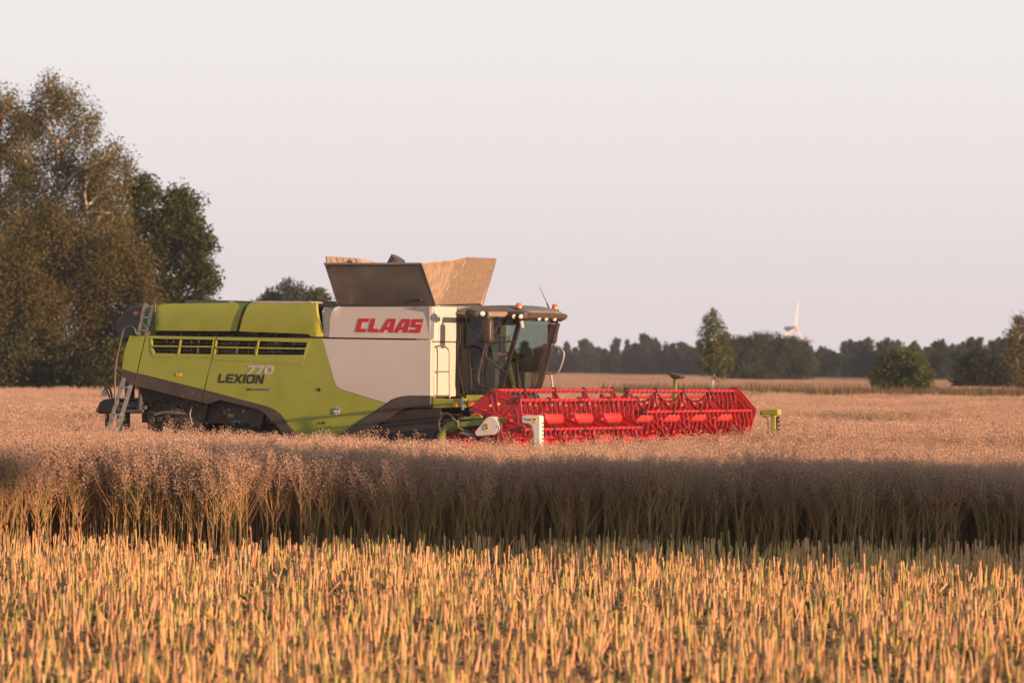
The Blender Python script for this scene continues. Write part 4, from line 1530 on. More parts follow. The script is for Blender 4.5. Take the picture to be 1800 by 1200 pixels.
# --- front platform, rails
pf = MB()
A, B = L(760, 700.5, 0), L(820, 716.5, 0)
pf.prism(poly([(760, 700.5), (818, 700.5), (818, 716), (760, 717)], -.02), -1.63, -.7, 'y')
plat = pf.build('platform', GREEN, root, .012)
MB().prism(poly([(818.5, 694), (848, 694), (848, 715), (818.5, 715.5)], -.08), -1.57, -.75, 'y').build('platform_step', mat('bright green paint', (.40, .47, .04), .4, var=.06, dust=.15), root, .02)
p = L(801, 711, -.01)
lb = MB().box(p, (.085, .03, .085)).build('side_marker_lamp', YELLOW, plat, .01)
MB().box(p + Vector((0, -.016, .002)), (.055, .02, .055)).build('lamp_lens', AMBER, lb)
p = L(828.5, 708, -.05)
MB().lathe(p, [(.068, 0), (.062, .015), (.045, .018), (.005, .026)], (.35, -1, 0), 18).build('headlamp', AMBER, root)
m = MB().box(L(813.5, 709, 0), (.045, .03, .24)).build('bracket', STEEL, plat)
gr = MB()
rail(gr, [(763, 699), (763, 640), (763, 615), (766, 609.5), (774, 607.6), (782, 609), (788, 614), (790, 622), (790, 650), (790.5, 699)], -.06, .018)
gr.bar(L(763, 653, -.06), L(790, 653, -.06), .025)
gr.bar(L(763, 695, -.06), L(790.5, 695, -.06), .025)
gr.build('grab_rail', CHROME, root)
gr = MB()
far = -2.9
rail(gr, [(955, 614), (970, 610.5), (982, 611.5), (989, 616), (991, 624), (987, 640), (981, 653), (972, 656.5), (955, 654.5)], far, .022)
rail(gr, [(968, 656), (973, 692)], far, .022)
rail(gr, [(949, 655), (945, 692)], far, .022)
gr.bar(L(950, 655, far), L(970, 656, far), .03)
gr.build('grab_rail', CHROME, root)

# --- cab
cab = empty('cab', (0, 0, 0), 0, root)
oc, fcb = -.80, -2.45
A_T, A_B = L(914.5, 560, oc), L(879.5, 688, oc)
B_T, B_B = L(807, 548, oc), L(806.5, 697, oc)
def far_(p, dy=1.65):
    return Vector((p.x, p.y + dy, p.z))
fA_T, fA_B = far_(A_T), far_(A_B)
m = MB()
m.box(((B_B.x + A_B.x) / 2, -.02, 2.0), (A_B.x - B_B.x + .1, 1.7, .14))
m.box((B_B.x + .05, -.02, 2.78), (.08, 1.66, 1.5))
for s_ in (0, 1.65):
    m.bar(far_(B_B, s_), far_(B_T, s_), .09, .07, (0, 1, 0))
    m.bar(far_(A_B, s_), far_(A_T, s_), .075, .075, (0, 1, 0))
m.bar(A_B, fA_B, .09, .09)
m.prism(poly([(804, 690), (879, 690), (884, 700), (804, 700)], oc - .02), -.86, .8, 'y')
m.build('cab_frame', FRAME, cab, .008)
door = MB()
dp = [XZ(809, 549, oc), XZ(913, 556, oc), XZ(879, 687, oc), XZ(816, 690, oc), XZ(807.5, 650, oc)]
door.plate(dp, (), oc + .02, None, .012)
dr = door.build('door', GLASS, cab)
m = MB()
for a, b in (((805, 600), (805.5, 640)), ((805.5, 640), (816, 692)), ((826, 620), (828, 650)), ((828, 650), (829.5, 688))):
    m.bar(L(*a, oc + .04), L(*b, oc + .04), .02, .02)
m.build('door_seal', BRONZE, dr)
MB().prism([XZ(a, b, oc) for a, b in ((808, 628), (822, 640), (834, 664), (842, 678), (872, 684), (878, 690), (808, 694))], -.83, -.79, 'y').build('door_lining', FRAME, dr)
m = MB()
rail(m, [(903.5, 599.5), (880, 601), (865, 602.5), (858, 606), (855.5, 613), (855.5, 627), (868, 638), (887, 652.5)], oc + .12, .014)
m.build('door_handrail', BRONZE, dr)
m = MB()
rail(m, [(854.5, 602), (848, 628), (842, 655), (841, 668), (845, 676), (862, 680), (881.5, 684.8)], oc + .14, .017)
m.build('door_handrail', BRONZE, dr)
m = MB()
m.bar(L(867, 586, oc + .1), L(884, 559, oc + .1), .035, .03)
m.build('mirror_brace', BRONZE, cab)
ws = MB()
def wsf(u, v):
    p = A_B.lerp(A_T, v).lerp(fA_B.lerp(fA_T, v), u)
    b = .17 * (1 - (2 * u - 1) ** 2)
    return (p.x + b + .02, p.y, p.z)
ws.grid(16, 10, wsf)
wso = ws.build('windscreen', GLASS, cab)
sol = wso.modifiers.new('thickness', 'SOLIDIFY')
sol.thickness = .01
fd = MB()
fd.add([far_(B_B), far_(A_B), far_(A_T), far_(B_T)], [(0, 1, 2, 3)])
fdo = fd.build('far_window', GLASS, cab)
fdo.modifiers.new('thickness', 'SOLIDIFY').thickness = .01
wp = MB()
wp.tube([Vector(wsf(.93, .02)) + Vector((.06, 0, 0)), Vector(wsf(.97, .95)) + Vector((.05, .05, 0))], .018, 6)
wp.build('wiper', BLACK, cab)
# roof
z_r = 3.60
rf = MB()
x_r = B_T.x - .03
def rooff(u, v, top):
    y = -.92 + 1.80 * v
    cv = 1 - (2 * v - 1) ** 2
    xf = 1.08 + .17 * cv ** .8
    x = x_r + (xf - x_r) * u
    e = (1 - abs(2 * u - 1) ** 6) ** .35 * (1 - abs(2 * v - 1) ** 8) ** .35
    zt = z_r + .02 + .135 * e + .03 * math.sin(u * math.pi) * cv - .05 * max(0, u - .7) / .3
    return (x, y, zt if top else z_r - .015 * math.sin(u * 3.1))
rf.grid(28, 24, lambda u, v: rooff(u, v, True))
rf.grid(28, 24, lambda v, u: rooff(u, v, False) if True else None)
n_u, n_v = 28, 24
for k in range(n_v):
    for u in (0, 1):
        a, b = k / n_v, (k + 1) / n_v
        q_ = [rooff(u, a, True), rooff(u, b, True), rooff(u, b, False), rooff(u, a, False)]
        rf.add(q_ if u else q_[::-1], [(0, 1, 2, 3)])
for k in range(n_u):
    for v in (0, 1):
        a, b = k / n_u, (k + 1) / n_u
        q_ = [rooff(a, v, True), rooff(b, v, True), rooff(b, v, False), rooff(a, v, False)]
        rf.add(q_[::-1] if v else q_, [(0, 1, 2, 3)])
roof = rf.build('roof', ROOFM, cab)
# visor lip with the lamps beneath it
vz = MB()
def lip(u, w_):
    v = u
    cv = 1 - (2 * v - 1) ** 2
    y = -.90 + 1.76 * v
    xf = 1.10 + .20 * cv ** .8
    pr = [(-.42, z_r - .005), (0.0, z_r + .035), (.05, z_r + .0), (.02, z_r - .06), (-.10, z_r - .12), (-.42, z_r - .09)]
    a = pr[int(round(w_ * 6)) % 6]
    return (xf + a[0], y, a[1])
vz.grid(20, 6, lip, smooth=False)
ends = []
for u in (0, 1):
    q_ = [lip(u, k / 6) for k in range(6)]
    vz.add(q_ if u else q_[::-1], [(0, 1, 2, 3, 4, 5)])
vz.build('visor', VISOR, cab)
def lamp(p, r, dirn=(1, -.35, -.12), name='work_lamp'):
    h = MB().lathe(p, [(r * .5, -.09), (r * 1.1, -.05), (r * 1.18, 0), (r * 1.0, .005)], dirn, 16).build(name, BLACK, cab)
    MB().lathe(p, [(r, .004), (r * .9, .018), (.004, .026)], dirn, 16).build('lamp_lens', LENS, cab if False else h)
for y_ in (-.60, -.38, -.05):
    v_ = (y_ + .90) / 1.76
    lamp((1.10 + .20 * (1 - (2 * v_ - 1) ** 2) ** .8 - .01, y_, z_r - .075), .042, (1, -.5, -.25))
for px, py in ((903.5, 556.2), (915.2, 556.2)):
    lamp(L(px, py, -.58), .044, (.75, -.7, -.1))
m = MB()
m.rbox((.88, -.90, 3.585), (.5, .26, .15), .35, 8)
m.build('lamp_housing', VISOR, cab)
m = MB()
m.bar((.75, -.88, 3.60), L(856, 552, -.10), .09, .10)
arm = m.build('mirror_arm', mat('tan arm', (.20, .15, .10), .45, dust=.3), cab, .02)
p = L(829.5, 551, .10)
m = MB().rbox(p, (.27, .12, .15), .75, 8, Matrix.Rotation(R(12), 3, 'Y')).build('side_lamp', BLACK, cab)
p = L(848, 551.2, .05)
MB().lathe(p, [(.04, -.05), (.05, 0), (.042, .012), (.005, .02)], (.8, -1, 0), 14).build('lamp_lens', LENS, m)
p = L(857, 581, -.10)
mir = MB().rbox(p, (.20, .17, .45), .35, 10).tube([p + Vector((0, 0, .2)), p + Vector((0, 0, .33))], .03, 8).build('mirror', BRONZE, cab)
MB().box(p + Vector((-.093, 0, 0)), (.01, .13, .36)).build('mirror_glass', SCREEN, mir)
p = L(845, 593.5, -.10)
MB().rbox(p, (.10, .12, .17), .4, 8).build('mirror', BRONZE, cab)
p = L(972, 584, -2.75)
mir = MB().rbox(p, (.16, .17, .44), .35, 10, Matrix.Rotation(R(6), 3, 'Y')).bar(p + Vector((-.02, -.1, .22)), (1.0, .85, 3.58), .04).build('mirror', BRONZE, cab)
MB().box(p + Vector((-.078, 0, 0)), (.01, .13, .34)).build('mirror_glass', SCREEN, mir)
def beacon(px, py, o_):
    p = L(px, py, o_)
    b = MB().lathe(p, [(.075, 0), (.075, .02), (.06, .03)], n=16).build('beacon', BLACK, cab)
    MB().lathe(p + Vector((0, 0, .02)), [(.062, 0), (.062, .055), (.052, .085), (.03, .1), (.005, .104)], n=16).build('beacon_lens', AMBER, b)
beacon(912, 543.5, -.85)
beacon(975.5, 545.5, -2.3)
m = MB()
a, b = L(965, 541, -2.1), L(948.5, 504.5, -2.1)
m.tube([a, b], [.010, .004], 5)
m.tube([a, a.lerp(b, .22)], .016, 6)
m.build('antenna', BLACK, cab)
m = MB()
p = L(917.5, 570, -.72)
m.box(p, (.03, .09, .13), Matrix.Rotation(R(-12), 3, 'Y')); m.build('width_marker', GREYLET, cab)
m = MB()
p = L(895, 565, -1.0)
m.rbox(p, (.26, .3, .14), .3, 8); m.build('monitor', BLACK, cab)
# interior
se = MB()
se.rbox((.02, -.12, 2.48), (.52, .54, .16), .4, 8)
se.rbox((-.20, -.12, 2.86), (.16, .52, .74), .4, 8, Matrix.Rotation(R(-8), 3, 'Y'))
se.rbox((-.235, -.12, 3.32), (.12, .3, .2), .4, 8)
se.box((.02, -.12, 2.24), (.4, .4, .34))
se.build('seat', FABRIC, cab)
m = MB()
sc_ = Vector((.52, -.12, 2.78))
ring = [sc_ + Matrix.Rotation(R(-35), 3, 'Y') @ Vector((.0 + .19 * math.cos(t * .3927), .19 * math.sin(t * .3927), 0)) for t in range(16)]
m.tube(ring, .017, 6, closed=True)
m.tube([sc_, (.58, -.12, 2.1)], .035, 8)
m.bar(ring[0], ring[8], .03); m.bar(ring[4], ring[12], .03)
m.build('steering_wheel', BLACK, cab)
m = MB()
m.rbox((.12, -.52, 2.62), (.6, .16, .1), .4, 8)
m.rbox((.30, -.6, 2.80), (.05, .24, .2), .3, 8)
m.box((.05, -.5, 2.34), (.5, .2, .5))
m.build('console', mat('grey console', (.10, .10, .10), .6, var=.1), cab)
m = MB().rbox((.40, -.55, 3.02), (.04, .3, .22), .25, 8, Matrix.Rotation(R(20), 3, 'Z')).build('terminal', SCREEN, cab)
m = MB()
m.box((-.15, .62, 2.75), (.3, .2, .9)); m.box((.1, .6, 2.3), (.7, .3, .4))
m.build('rear_shelf', mat('cab lining', (.22, .22, .22), .8), cab)
m = MB()
for (u, v) in ((.42, .42),):
    p = Vector(wsf(.5, .45)) - Vector((.15, 0, 0))
    m.bar(p + Vector((0, -.2, 0)), p, .02); m.rbox(p, (.03, .07, .14), .5, 6)
m.build('inner_mirror', BLACK, cab)

# --- grain tank
tank = empty('grain_tank', (0, 0, 0), 0, root)
F1, F2, F3, F4 = L(593, 535, -.61), L(766.5, 537.6, -.61), L(741.3, 463.2, -.02), L(570, 463.6, -.02)
m = MB()
m.box(((F1.x + F2.x) / 2, 0, 3.66), (F2.x - F1.x, 2.08, .22)); m.build('tank_rim', TANK, tank)
def sheet(name, pts, mt, par=tank, th=.018):
    n = len(pts)
    v = [Vector(p) for p in pts]
    nn = (v[1] - v[0]).cross(v[2] - v[0]).normalized()
    o = MB().add(v + [p - nn * th for p in v], [tuple(range(n)), tuple(range(2 * n - 1, n - 1, -1))] + [((i + 1) % n, i, n + i, n + (i + 1) % n) for i in range(n)]).build(name, mt, par)
    return o
nf = sheet('tank_flap', [F1, F2, F3, F4], TANK)
# folded lip along the top
MB().bar(F4 + Vector((0, -.01, .0)), F3 + Vector((0, -.01, .0)), .03, .035).build('flap_edge', TANK, nf)
for px, py in ((574.5, 468.8), (757, 527.3)):
    t = .06 if px < 600 else .86
    u = .94 if px < 600 else .14
    p = F1.lerp(F2, t).lerp(F4.lerp(F3, t), u)
    MB().lathe(p + Vector((0, -.004, 0)), [(.035, 0), (.03, .02), (.005, .024)], (0, -1, -.55), 12).build('flap_bolt', BLACK, nf)
G1, G2, G3, G4 = L(767, 535.5, -.63), L(845, 533.2, -2.68), L(873, 454.8, -2.34), L(821.5, 452.8, -.96)
ff = sheet('tank_flap', [G1, G2, G3, G4], TANKIN)
cg = sheet('tank_corner', [F2 + Vector((.01, 0, 0)), G1 + Vector((.005, 0, 0)), G4 + Vector((-.01, 0, 0)), L(805, 456.4, -.7), F3 + Vector((.005, 0, 0))], TANKIN)
for t in (.12, .3, .55, .8):
    p = G1.lerp(G4, t)
    MB().bar(p, p + (G4 - G1) * .12, .05, .02).build('hinge', CHROME, ff)
H1 = Vector((F2.x, 1.03, F2.z)); H2 = Vector((F1.x, 1.03, F1.z)); H3 = Vector((F4.x, 1.62, F4.z)); H4 = Vector((F3.x, 1.62, F3.z))
sheet('tank_flap', [H1, H2, H3, H4], TANK)
sheet('tank_corner', [G2, H1, H4, G3], TANKIN)
B1, B2 = L(593, 533, -.65), Vector((L(593, 533, -.65).x, 1.0, L(593, 533, -.65).z))
B4 = L(572.5, 451, -.95); B3 = Vector((B4.x - .02, .75, B4.z))
sheet('tank_flap', [B1, B4, B3, B2], TANKIN)
sheet('tank_corner', [B1 + Vector((0, -.02, 0)), F4 + Vector((.02, .03, 0)), B4 + Vector((0, -.01, 0))], TANKIN)
sheet('tank_corner', [B2, B3, H3, H2], TANKIN)
m = MB()
for k in range(5):
    y = B4.y + .12 + k * .28
    m.bar((B4.x + .03, y, B4.z - .02), (B4.x + .22, y, B4.z - .42), .05, .04)
m.build('flap_rib', TANKIN, tank)
m = MB()
a, b = L(688, 480, -1.65), L(697, 452, -1.65)
m.tube([L(676, 500, -1.65), L(700, 453.5, -1.65)], .155, 18)
m.build('filling_auger', DKGREY, tank)

# --- header
RX, RZ, RR = 2.62, 1.655, .535
HB = 5.42
tbl = MB()
tbl.prism([(1.55, .28), (3.25, .18), (3.3, .22), (2.2, .34), (1.95, .42), (1.85, .7), (1.78, 1.38), (1.70, 1.42), (1.6, 1.38)], -HB, HB, 'y')
table = tbl.build('cutting_table', RED, root, .012)
m = MB()
for s_ in (-1, 1):
    q_ = [(1.6, .25), (3.45, .18), (3.6, .35), (3.1, .75), (2.3, 1.0), (1.7, 1.3)]
    mm = MB().prism(q_, s_ * (HB + .0), s_ * (HB + .05), 'y')
    mm.build('end_plate', RED, table, .01)
ag = MB()
ag.tube([(2.05, -HB + .05, .68), (2.05, HB - .05, .68)], .17, 18)
for s_ in (-1, 1):
    turns = 9
    nseg = turns * 20
    vs = []
    for i in range(nseg + 1):
        t = i / nseg
        a = s_ * 2 * math.pi * turns * t
        y = s_ * (HB - .1 - t * (HB - .9))
        for r_ in (.16, .32):
            vs.append((2.05 + r_ * math.cos(a), y, .68 + r_ * math.sin(a)))
    ag.add(vs, [(2 * i, 2 * i + 1, 2 * i + 3, 2 * i + 2) for i in range(nseg)], True)
ag.build('auger', RED, table)
m = MB()
m.box((3.30, 0, .19), (.12, 2 * HB, .03))
for k in range(140):
    y = -HB + .04 + k * (2 * HB - .08) / 139
    m.add([(3.34, y - .02, .19), (3.34, y + .02, .19), (3.47, y, .20), (3.34, y, .215)], [(0, 1, 2), (0, 2, 3), (1, 3, 2)])
m.build('knife_bar', STEEL, table)
fh = MB()
fh.prism([(-.2, 1.2), (1.6, .35), (1.6, 1.25), (.1, 1.9)], -.8, .8, 'y')
fh.build('feeder_house', GREEN_DK, root, .03)

def star_plate(par, y, ph, full, name):
    """pressed steel star that carries the tine bars; full = closed six-sided end plate"""
    nth, nr = 180, 26
    def Rmax(a):
        d = (a - ph) % (math.pi / 3)
        d = min(d, math.pi / 3 - d)      # 0 on an arm, 30 deg between the arms
        if full:
            return (RR + .06) * math.cos(math.pi / 6) / math.cos(math.pi / 6 - d) if True else 0
        k = d / (math.pi / 6)
        return RR + .02 - .21 * (1 - (1 - min(1, k * 1.25)) ** 2)
    def fn(u, v):
        a = 2 * math.pi * u
        d = (a - ph) % (math.pi / 3)
        d = min(d, math.pi / 3 - d)
        r = .05 + (Rmax(a) - .05) * v
        tang = r * math.sin(d)
        e = 0.0
        if .12 < r < RR * .98:
            e = .010 * clamp(1.3 - abs(tang - .052) / .012) * clamp((r - .14) / .03)
        rho = r - (.40 if full else .30)
        e += .009 * clamp(1.3 - abs(rho) / .016) * clamp((tang - .06) / .02)
        return (RX + r * math.cos(a), y - e, RZ + r * math.sin(a))
    def skip(i, j):
        a = 2 * math.pi * (i + .5) / nth
        d = (a - ph) % (math.pi / 3)
        dd = min(d, math.pi / 3 - d)
        r = .05 + (Rmax(a) - .05) * (j + .5) / nr
        arm = int(((a - ph) % (2 * math.pi)) / (math.pi / 3) + .5) % 6
        tg = r * math.sin(dd)
        return .262 < r < .312 and .064 < tg < .108
    o = MB().grid(nth, nr, fn, skip).build(name, RED, par, sharp=60)
    s_ = o.modifiers.new('thickness', 'SOLIDIFY')
    s_.thickness = .012
    s_.offset = 0
    return o

clamp_me = None
def reel(y0, y1, ph, near_full, far_full):
    global clamp_me
    rl = MB().tube([(RX, y0, RZ), (RX, y1, RZ)], .105, 22).build('reel', REDTUBE, root)
    ys = [y0 + (y1 - y0) * k / 4 for k in range(5)]
    for k, y in enumerate(ys):
        star_plate(rl, y, ph, (near_full and k == 0) or (far_full and k == 4), 'star_plate')
    for a6 in range(6):
        a = ph + a6 * math.pi / 3
        bx, bz = RX + RR * math.cos(a), RZ + RR * math.sin(a)
        m = MB()
        m.tube([(bx, y0 - .045, bz), (bx, y1 + .045, bz)], .027, 10)
        n = 25
        for q_ in range(n):
            y = y0 + .06 + (y1 - y0 - .12) * q_ / (n - 1)
            m.box((bx, y, bz - .004), (.068, .05, .066))
            for dy in (0.0,):
                m.tube([(bx + .01, y + dy, bz - .02), (bx + .05, y + dy + .02, bz - .16), (bx + .045, y + dy + .03, bz - .31)], [.0036, .0032, .0026], 4, cap=False)
        m.build('tine_bar', RED, rl)
        for y in ys:
            if clamp_me is None:
                c = MB().tube([(.046 * math.cos(k * .4488), 0, .046 * math.sin(k * .4488)) for k in range(14)], .015, 6, closed=True)
                c.box((0, 0, -.055), (.05, .045, .045))
                o = c.build('bar_clamp', BLACK, rl)
                clamp_me = o
            else:
                o = clamp_me.copy()
                COL.objects.link(o)
                o.parent = rl
            o.location = (bx, y - .012, bz)
            o.rotation_euler = (0, -a + math.pi / 2, 0)
    return rl
ra = reel(-5.40, -.06, R(101), True, False)
rb = reel(.06, 5.40, R(73), False, True)
# outer shield of the far end of the reel
def shield(par, y):
    m = MB()
    pts = []
    for k in range(6):
        a = R(13) + k * math.pi / 3
        pts.append((RX + .63 * math.cos(a), RZ + .63 * math.sin(a)))
    m.prism(pts, y, y + .03, 'y')
    return m.build('reel_shield', RED, par, .01)
shield(rb, 5.46)
# red rods of the end plate: bolts and hub
m = MB()
m.lathe((RX, -5.43, RZ), [(.13, 0), (.13, .03), (.05, .035), (.05, .12), (.01, .12)], (0, -1, 0), 18)
for k in range(6):
    a = R(101) + k * math.pi / 3
    m.lathe((RX + .17 * math.cos(a), -5.43, RZ + .17 * math.sin(a)), [(.018, 0), (.018, .025), (.003, .03)], (0, -1, 0), 8)
m.build('reel_hub', RED, ra)
# reel arm, drive cover, hoses
ra_out = 3.88
m = MB()
m.bar(L(888, 738.5, ra_out), L(845, 742.5, ra_out), .12, .10)
m.bar(L(848, 742, ra_out), L(806, 746.5, ra_out), .15, .10)
m.tube(smoothpath([L(808, 745.5, ra_out), L(795, 748, ra_out), L(783, 755, ra_out), L(776, 768, ra_out), L(774, 785, ra_out)], 4), [.085] * 4 + [.085] * 4 + [.08] * 4 + [.08] * 4 + [.08], 8)
m.bar(L(809, 735, ra_out - .05), L(848, 733.5, ra_out - .05), .06, .06)
m.tube(smoothpath([L(812, 752, ra_out - .2), L(800, 758, ra_out - .2), L(792, 770, ra_out - .2), L(790, 790, ra_out - .2)], 4), .06, 8)
m.build('reel_arm', GREEN_DK, table, .01)
m = MB()
m.bar((RX + .05, 5.6, RZ), (1.7, 5.6, RZ - .25), .1, .12); m.build('reel_arm', GREEN_DK, table)
m = MB()
m.tube([L(805, 757, 3.3), L(828, 768, 3.5)], .05, 10); m.build('lift_cylinder', STEEL, table)
# teardrop cover
cp = L(864.0, 748, 3.98)
def tear(r):
    pts = []
    tail_ = L(841.5, 760.5, 3.98)
    dx, dz = tail_.x - cp.x, tail_.z - cp.z
    D = math.hypot(dx, dz)
    r2 = r * .36
    base_a = math.atan2(dz, dx)
    al = math.acos((r - r2) / D)
    for k in range(25):
        t = base_a + al + (2 * math.pi - 2 * al) * k / 24
        pts.append((cp.x + r * math.cos(t), cp.z + r * math.sin(t)))
    for k in range(9):
        t = base_a - al + 2 * al * k / 8
        pts.append((tail_.x + r2 * math.cos(t), tail_.z + r2 * math.sin(t)))
    return pts
m = MB()
m.prism(tear(.168), cp.y - .02, cp.y + .13, 'y')
m.prism(tear(.157), cp.y - .04, cp.y - .02, 'y')
dc = m.build('drive_cover', BRIGHT, table, .02)
m = MB()
pc = L(855.5, 750, 4.03)
st_ = MB().box(pc + Vector((0, -.001, 0)), (.065, .006, .12), Matrix.Rotation(R(18), 3, 'Y')).build('warning_sticker', YELLOW, dc)
MB().box(pc + Vector((.008, -.005, -.022)), (.03, .006, .035), Matrix.Rotation(R(18), 3, 'Y')).build('sticker_print', DKLET, dc)
MB().box(pc + Vector((-.006, -.005, .03)), (.03, .006, .03), Matrix.Rotation(R(18), 3, 'Y')).build('sticker_print', DKLET, dc)
m = MB()
rail(m, [(774, 760), (771, 742), (778, 729), (788, 728), (797, 735), (806, 748), (818, 757), (836, 762)], 3.98, .022, k=6)
rail(m, [(768, 770), (773, 750), (783, 740), (795, 742)], 3.9, .018)
rail(m, [(760, 770), (766, 757), (774, 752)], 3.7, .03)
m.build('hydraulic_hose', BLACK, table)
m = MB()
rail(m, [(824, 735), (835, 728), (844, 729), (846, 734)], 3.9, .01)
rail(m, [(795, 735), (804, 741), (806, 750), (814, 756)], 4.0, .008)
m.build('cable', mat('yellow cable', (.30, .32, .05), .5), table)
MB().tube([L(775, 779, 3.6), L(776, 762, 3.6)], .025, 8).build('hose_coupling', REDTUBE, table)
# vertical rapeseed knives on both ends
ko = 4.1
wk = MB()
wk.prism([XZ(a, b, ko) for a, b in ((917, 731), (924, 729.5), (947, 729.5), (949.5, 732), (949.5, 790), (938, 790), (936.5, 760), (934, 749), (929, 744.5), (918, 744), (916, 738))], -1.65 - ko, -1.65 - ko + .16, 'y')
wko = wk.build('side_knife', BRIGHT, root, .025)
MB().prism([XZ(a, b, ko) for a, b in ((914, 734), (917, 733), (917, 743), (914, 741))], -1.65 - ko + .02, -1.65 - ko + .14, 'y').build('knife_cap', BLACK, wko)
def blades(px, ys_, out, par, d):
    m = MB()
    for py in ys_:
        p = L(px, py, out)
        m.add([p + Vector((0, 0, -.035)), p + Vector((0, 0, .035)), p + Vector((d, 0, .0)), p + Vector((0, .03, .0))], [(0, 2, 1), (0, 3, 2), (1, 2, 3), (0, 1, 3)])
    p0_, p1_ = L(px, ys_[0] - 2, out), L(px, ys_[-1] + 2, out)
    m.bar(p0_, p1_, .025, .03)
    m.build('knife_blade', BLACK, par)
blades(950.5, [743, 750, 757, 764, 771, 778], ko - .08, wko, .06)
rect(925.5, 735, 935, 739.4, ko + .004, wko, 'warning_sticker', YELLOW)
rect(937, 734.6, 942.5, 744, ko + .004, wko, 'warning_sticker', YELLOW)
for a, b in ((927, 929.5), (931, 933.8)):
    rect(a, 736, b, 738.4, ko + .009, wko, 'sticker_print', DKLET)
rect(938.3, 735.6, 941.2, 738, ko + .009, wko, 'sticker_print', DKLET)
textpart('DE', (919.3, 738.2), (924.6, 738.2), ko + .006, wko, DKLET, 0)
m = MB()
rail(m, [(921, 744), (927, 746), (932, 752), (934.5, 762), (934, 778)], ko + .02, .014)
m.build('knife_hose', BLACK, wko)
kf = -7.30
gk = MB()
gk.prism([XZ(a, b, kf) for a, b in ((1338, 722), (1340, 720), (1366, 719), (1367.5, 722), (1367.5, 729), (1338, 729))], -1.65 - kf, -1.65 - kf + .2, 'y')
gk.prism([XZ(a, b, kf) for a, b in ((1352, 729), (1361, 729), (1359.5, 733), (1359.5, 800), (1354, 800), (1354, 733))], -1.65 - kf + .04, -1.65 - kf + .16, 'y')
gko = gk.build('side_knife', GREEN, root, .015, label='green upright rapeseed knife on the far end of the header')
wko['label'] = 'white upright rapeseed knife on the near end of the header'
MB().prism([XZ(a, b, kf) for a, b in ((1336.6, 722.5), (1339, 722), (1339, 729.5), (1336.6, 729))], -1.65 - kf - .01, -1.65 - kf + .19, 'y').build('knife_cap', BLACK, gko)
blades(1365.5, [734, 740.5, 747.5, 754.5, 761, 768, 775], kf - .05, gko, .09)
m = MB()
rail(m, [(1340, 731.5), (1347, 733), (1350, 740), (1350.5, 752), (1349, 768)], kf + .02, .012)
m.build('knife_hose', BLACK, gko)
# crop dividers
for s_ in (-1, 1):
    m = MB()
    y = s_ * (HB + .16)
    m.add([(2.2, y - .1, .15), (2.2, y + .1, .15), (2.2, y, .75), (4.4, y, .12), (4.3, y - .02, .10)], [(0, 1, 2), (0, 2, 3), (2, 1, 3), (0, 3, 1), (0, 4, 3)])
    m.build('crop_divider', RED, table)
# centre support between the two reel halves
m = MB()
m.bar((1.7, 0, 1.35), (RX, 0, RZ + .02), .12, .10)
m.box((RX, 0, RZ), (.16, .1, .16))
m.build('centre_arm', GREEN, table)
# sensor post on the far back of the table
a, b = L(1184.5, 690, -5.0), L(1187, 664, -5.0)
m = MB()
m.bar(a + Vector((0, 0, -.5)), b, .06, .06)
sp = m.build('sensor_post', GREEN_DK, root)
MB().prism([XZ(x, y, -5.0) for x, y in ((1177, 656), (1180, 655), (1200, 659.5), (1199, 664), (1195, 666), (1184, 665), (1178, 659))], 3.25, 3.5, 'y').build('sensor_head', BRONZE, sp, .02)
m = MB().box(L(886.5, 679, -1.2), (.03, .05, .12)).build('warning_flag', RED, cab)

# ------------------------------------------------------------------ the driver
pe = bpy.data.meshes.new('person')
J = {'pel': (-.02, -.12, 2.64), 'sp': (-.06, -.12, 2.86), 'ch': (-.07, -.12, 3.06), 'nk': (-.05, -.12, 3.20), 'hd': (-.01, -.12, 3.30), 'ht': (.0, -.12, 3.42)}
for s_, n_ in ((-1, 'r'), (1, 'l')):
    J['sh' + n_] = (-.07, -.12 + s_ * .19, 3.09)
    J['el' + n_] = (.10, -.12 + s_ * .27, 2.86)
    J['wr' + n_] = (.32, -.12 + s_ * .20, 2.84)
    J['hn' + n_] = (.40, -.12 + s_ * .18, 2.86)
    J['hip' + n_] = (0, -.12 + s_ * .1, 2.62)
    J['kn' + n_] = (.42, -.12 + s_ * .13, 2.60)
    J['an' + n_] = (.52, -.12 + s_ * .12, 2.20)
    J['to' + n_] = (.68, -.12 + s_ * .12, 2.13)
ks = list(J)
E_ = [('pel', 'sp'), ('sp', 'ch'), ('ch', 'nk'), ('nk', 'hd'), ('hd', 'ht')]
for n_ in 'rl':
    E_ += [('ch', 'sh' + n_), ('sh' + n_, 'el' + n_), ('el' + n_, 'wr' + n_), ('wr' + n_, 'hn' + n_), ('pel', 'hip' + n_), ('hip' + n_, 'kn' + n_), ('kn' + n_, 'an' + n_), ('an' + n_, 'to' + n_)]
fv, fe, frad = [Vector(J[k]) for k in ks], [(ks.index(a), ks.index(b)) for a, b in E_], {}
rad = dict(pel=.14, sp=.135, ch=.14, nk=.055, hd=.095, ht=.075)
for n_ in 'rl':
    rad.update({'sh' + n_: .07, 'el' + n_: .048, 'wr' + n_: .032, 'hn' + n_: .035, 'hip' + n_: .095, 'kn' + n_: .065, 'an' + n_: .045, 'to' + n_: .038})
rads = [rad[k] for k in ks]
for s_, n_ in ((-1, 'r'), (1, 'l')):     # fingers curled over the rim
    for q_ in range(5):
        b = Vector(J['hn' + n_]) + Vector((.02, (q_ - 2) * .018, .01))
        i0 = len(fv)
        fv += [b + Vector((.04, 0, .012)), b + Vector((.062, 0, -.016))]
        rads += [.010, .009]
        fe += [(ks.index('hn' + n_), i0), (i0, i0 + 1)]
pe.from_pydata([tuple(v) for v in fv], fe, [])
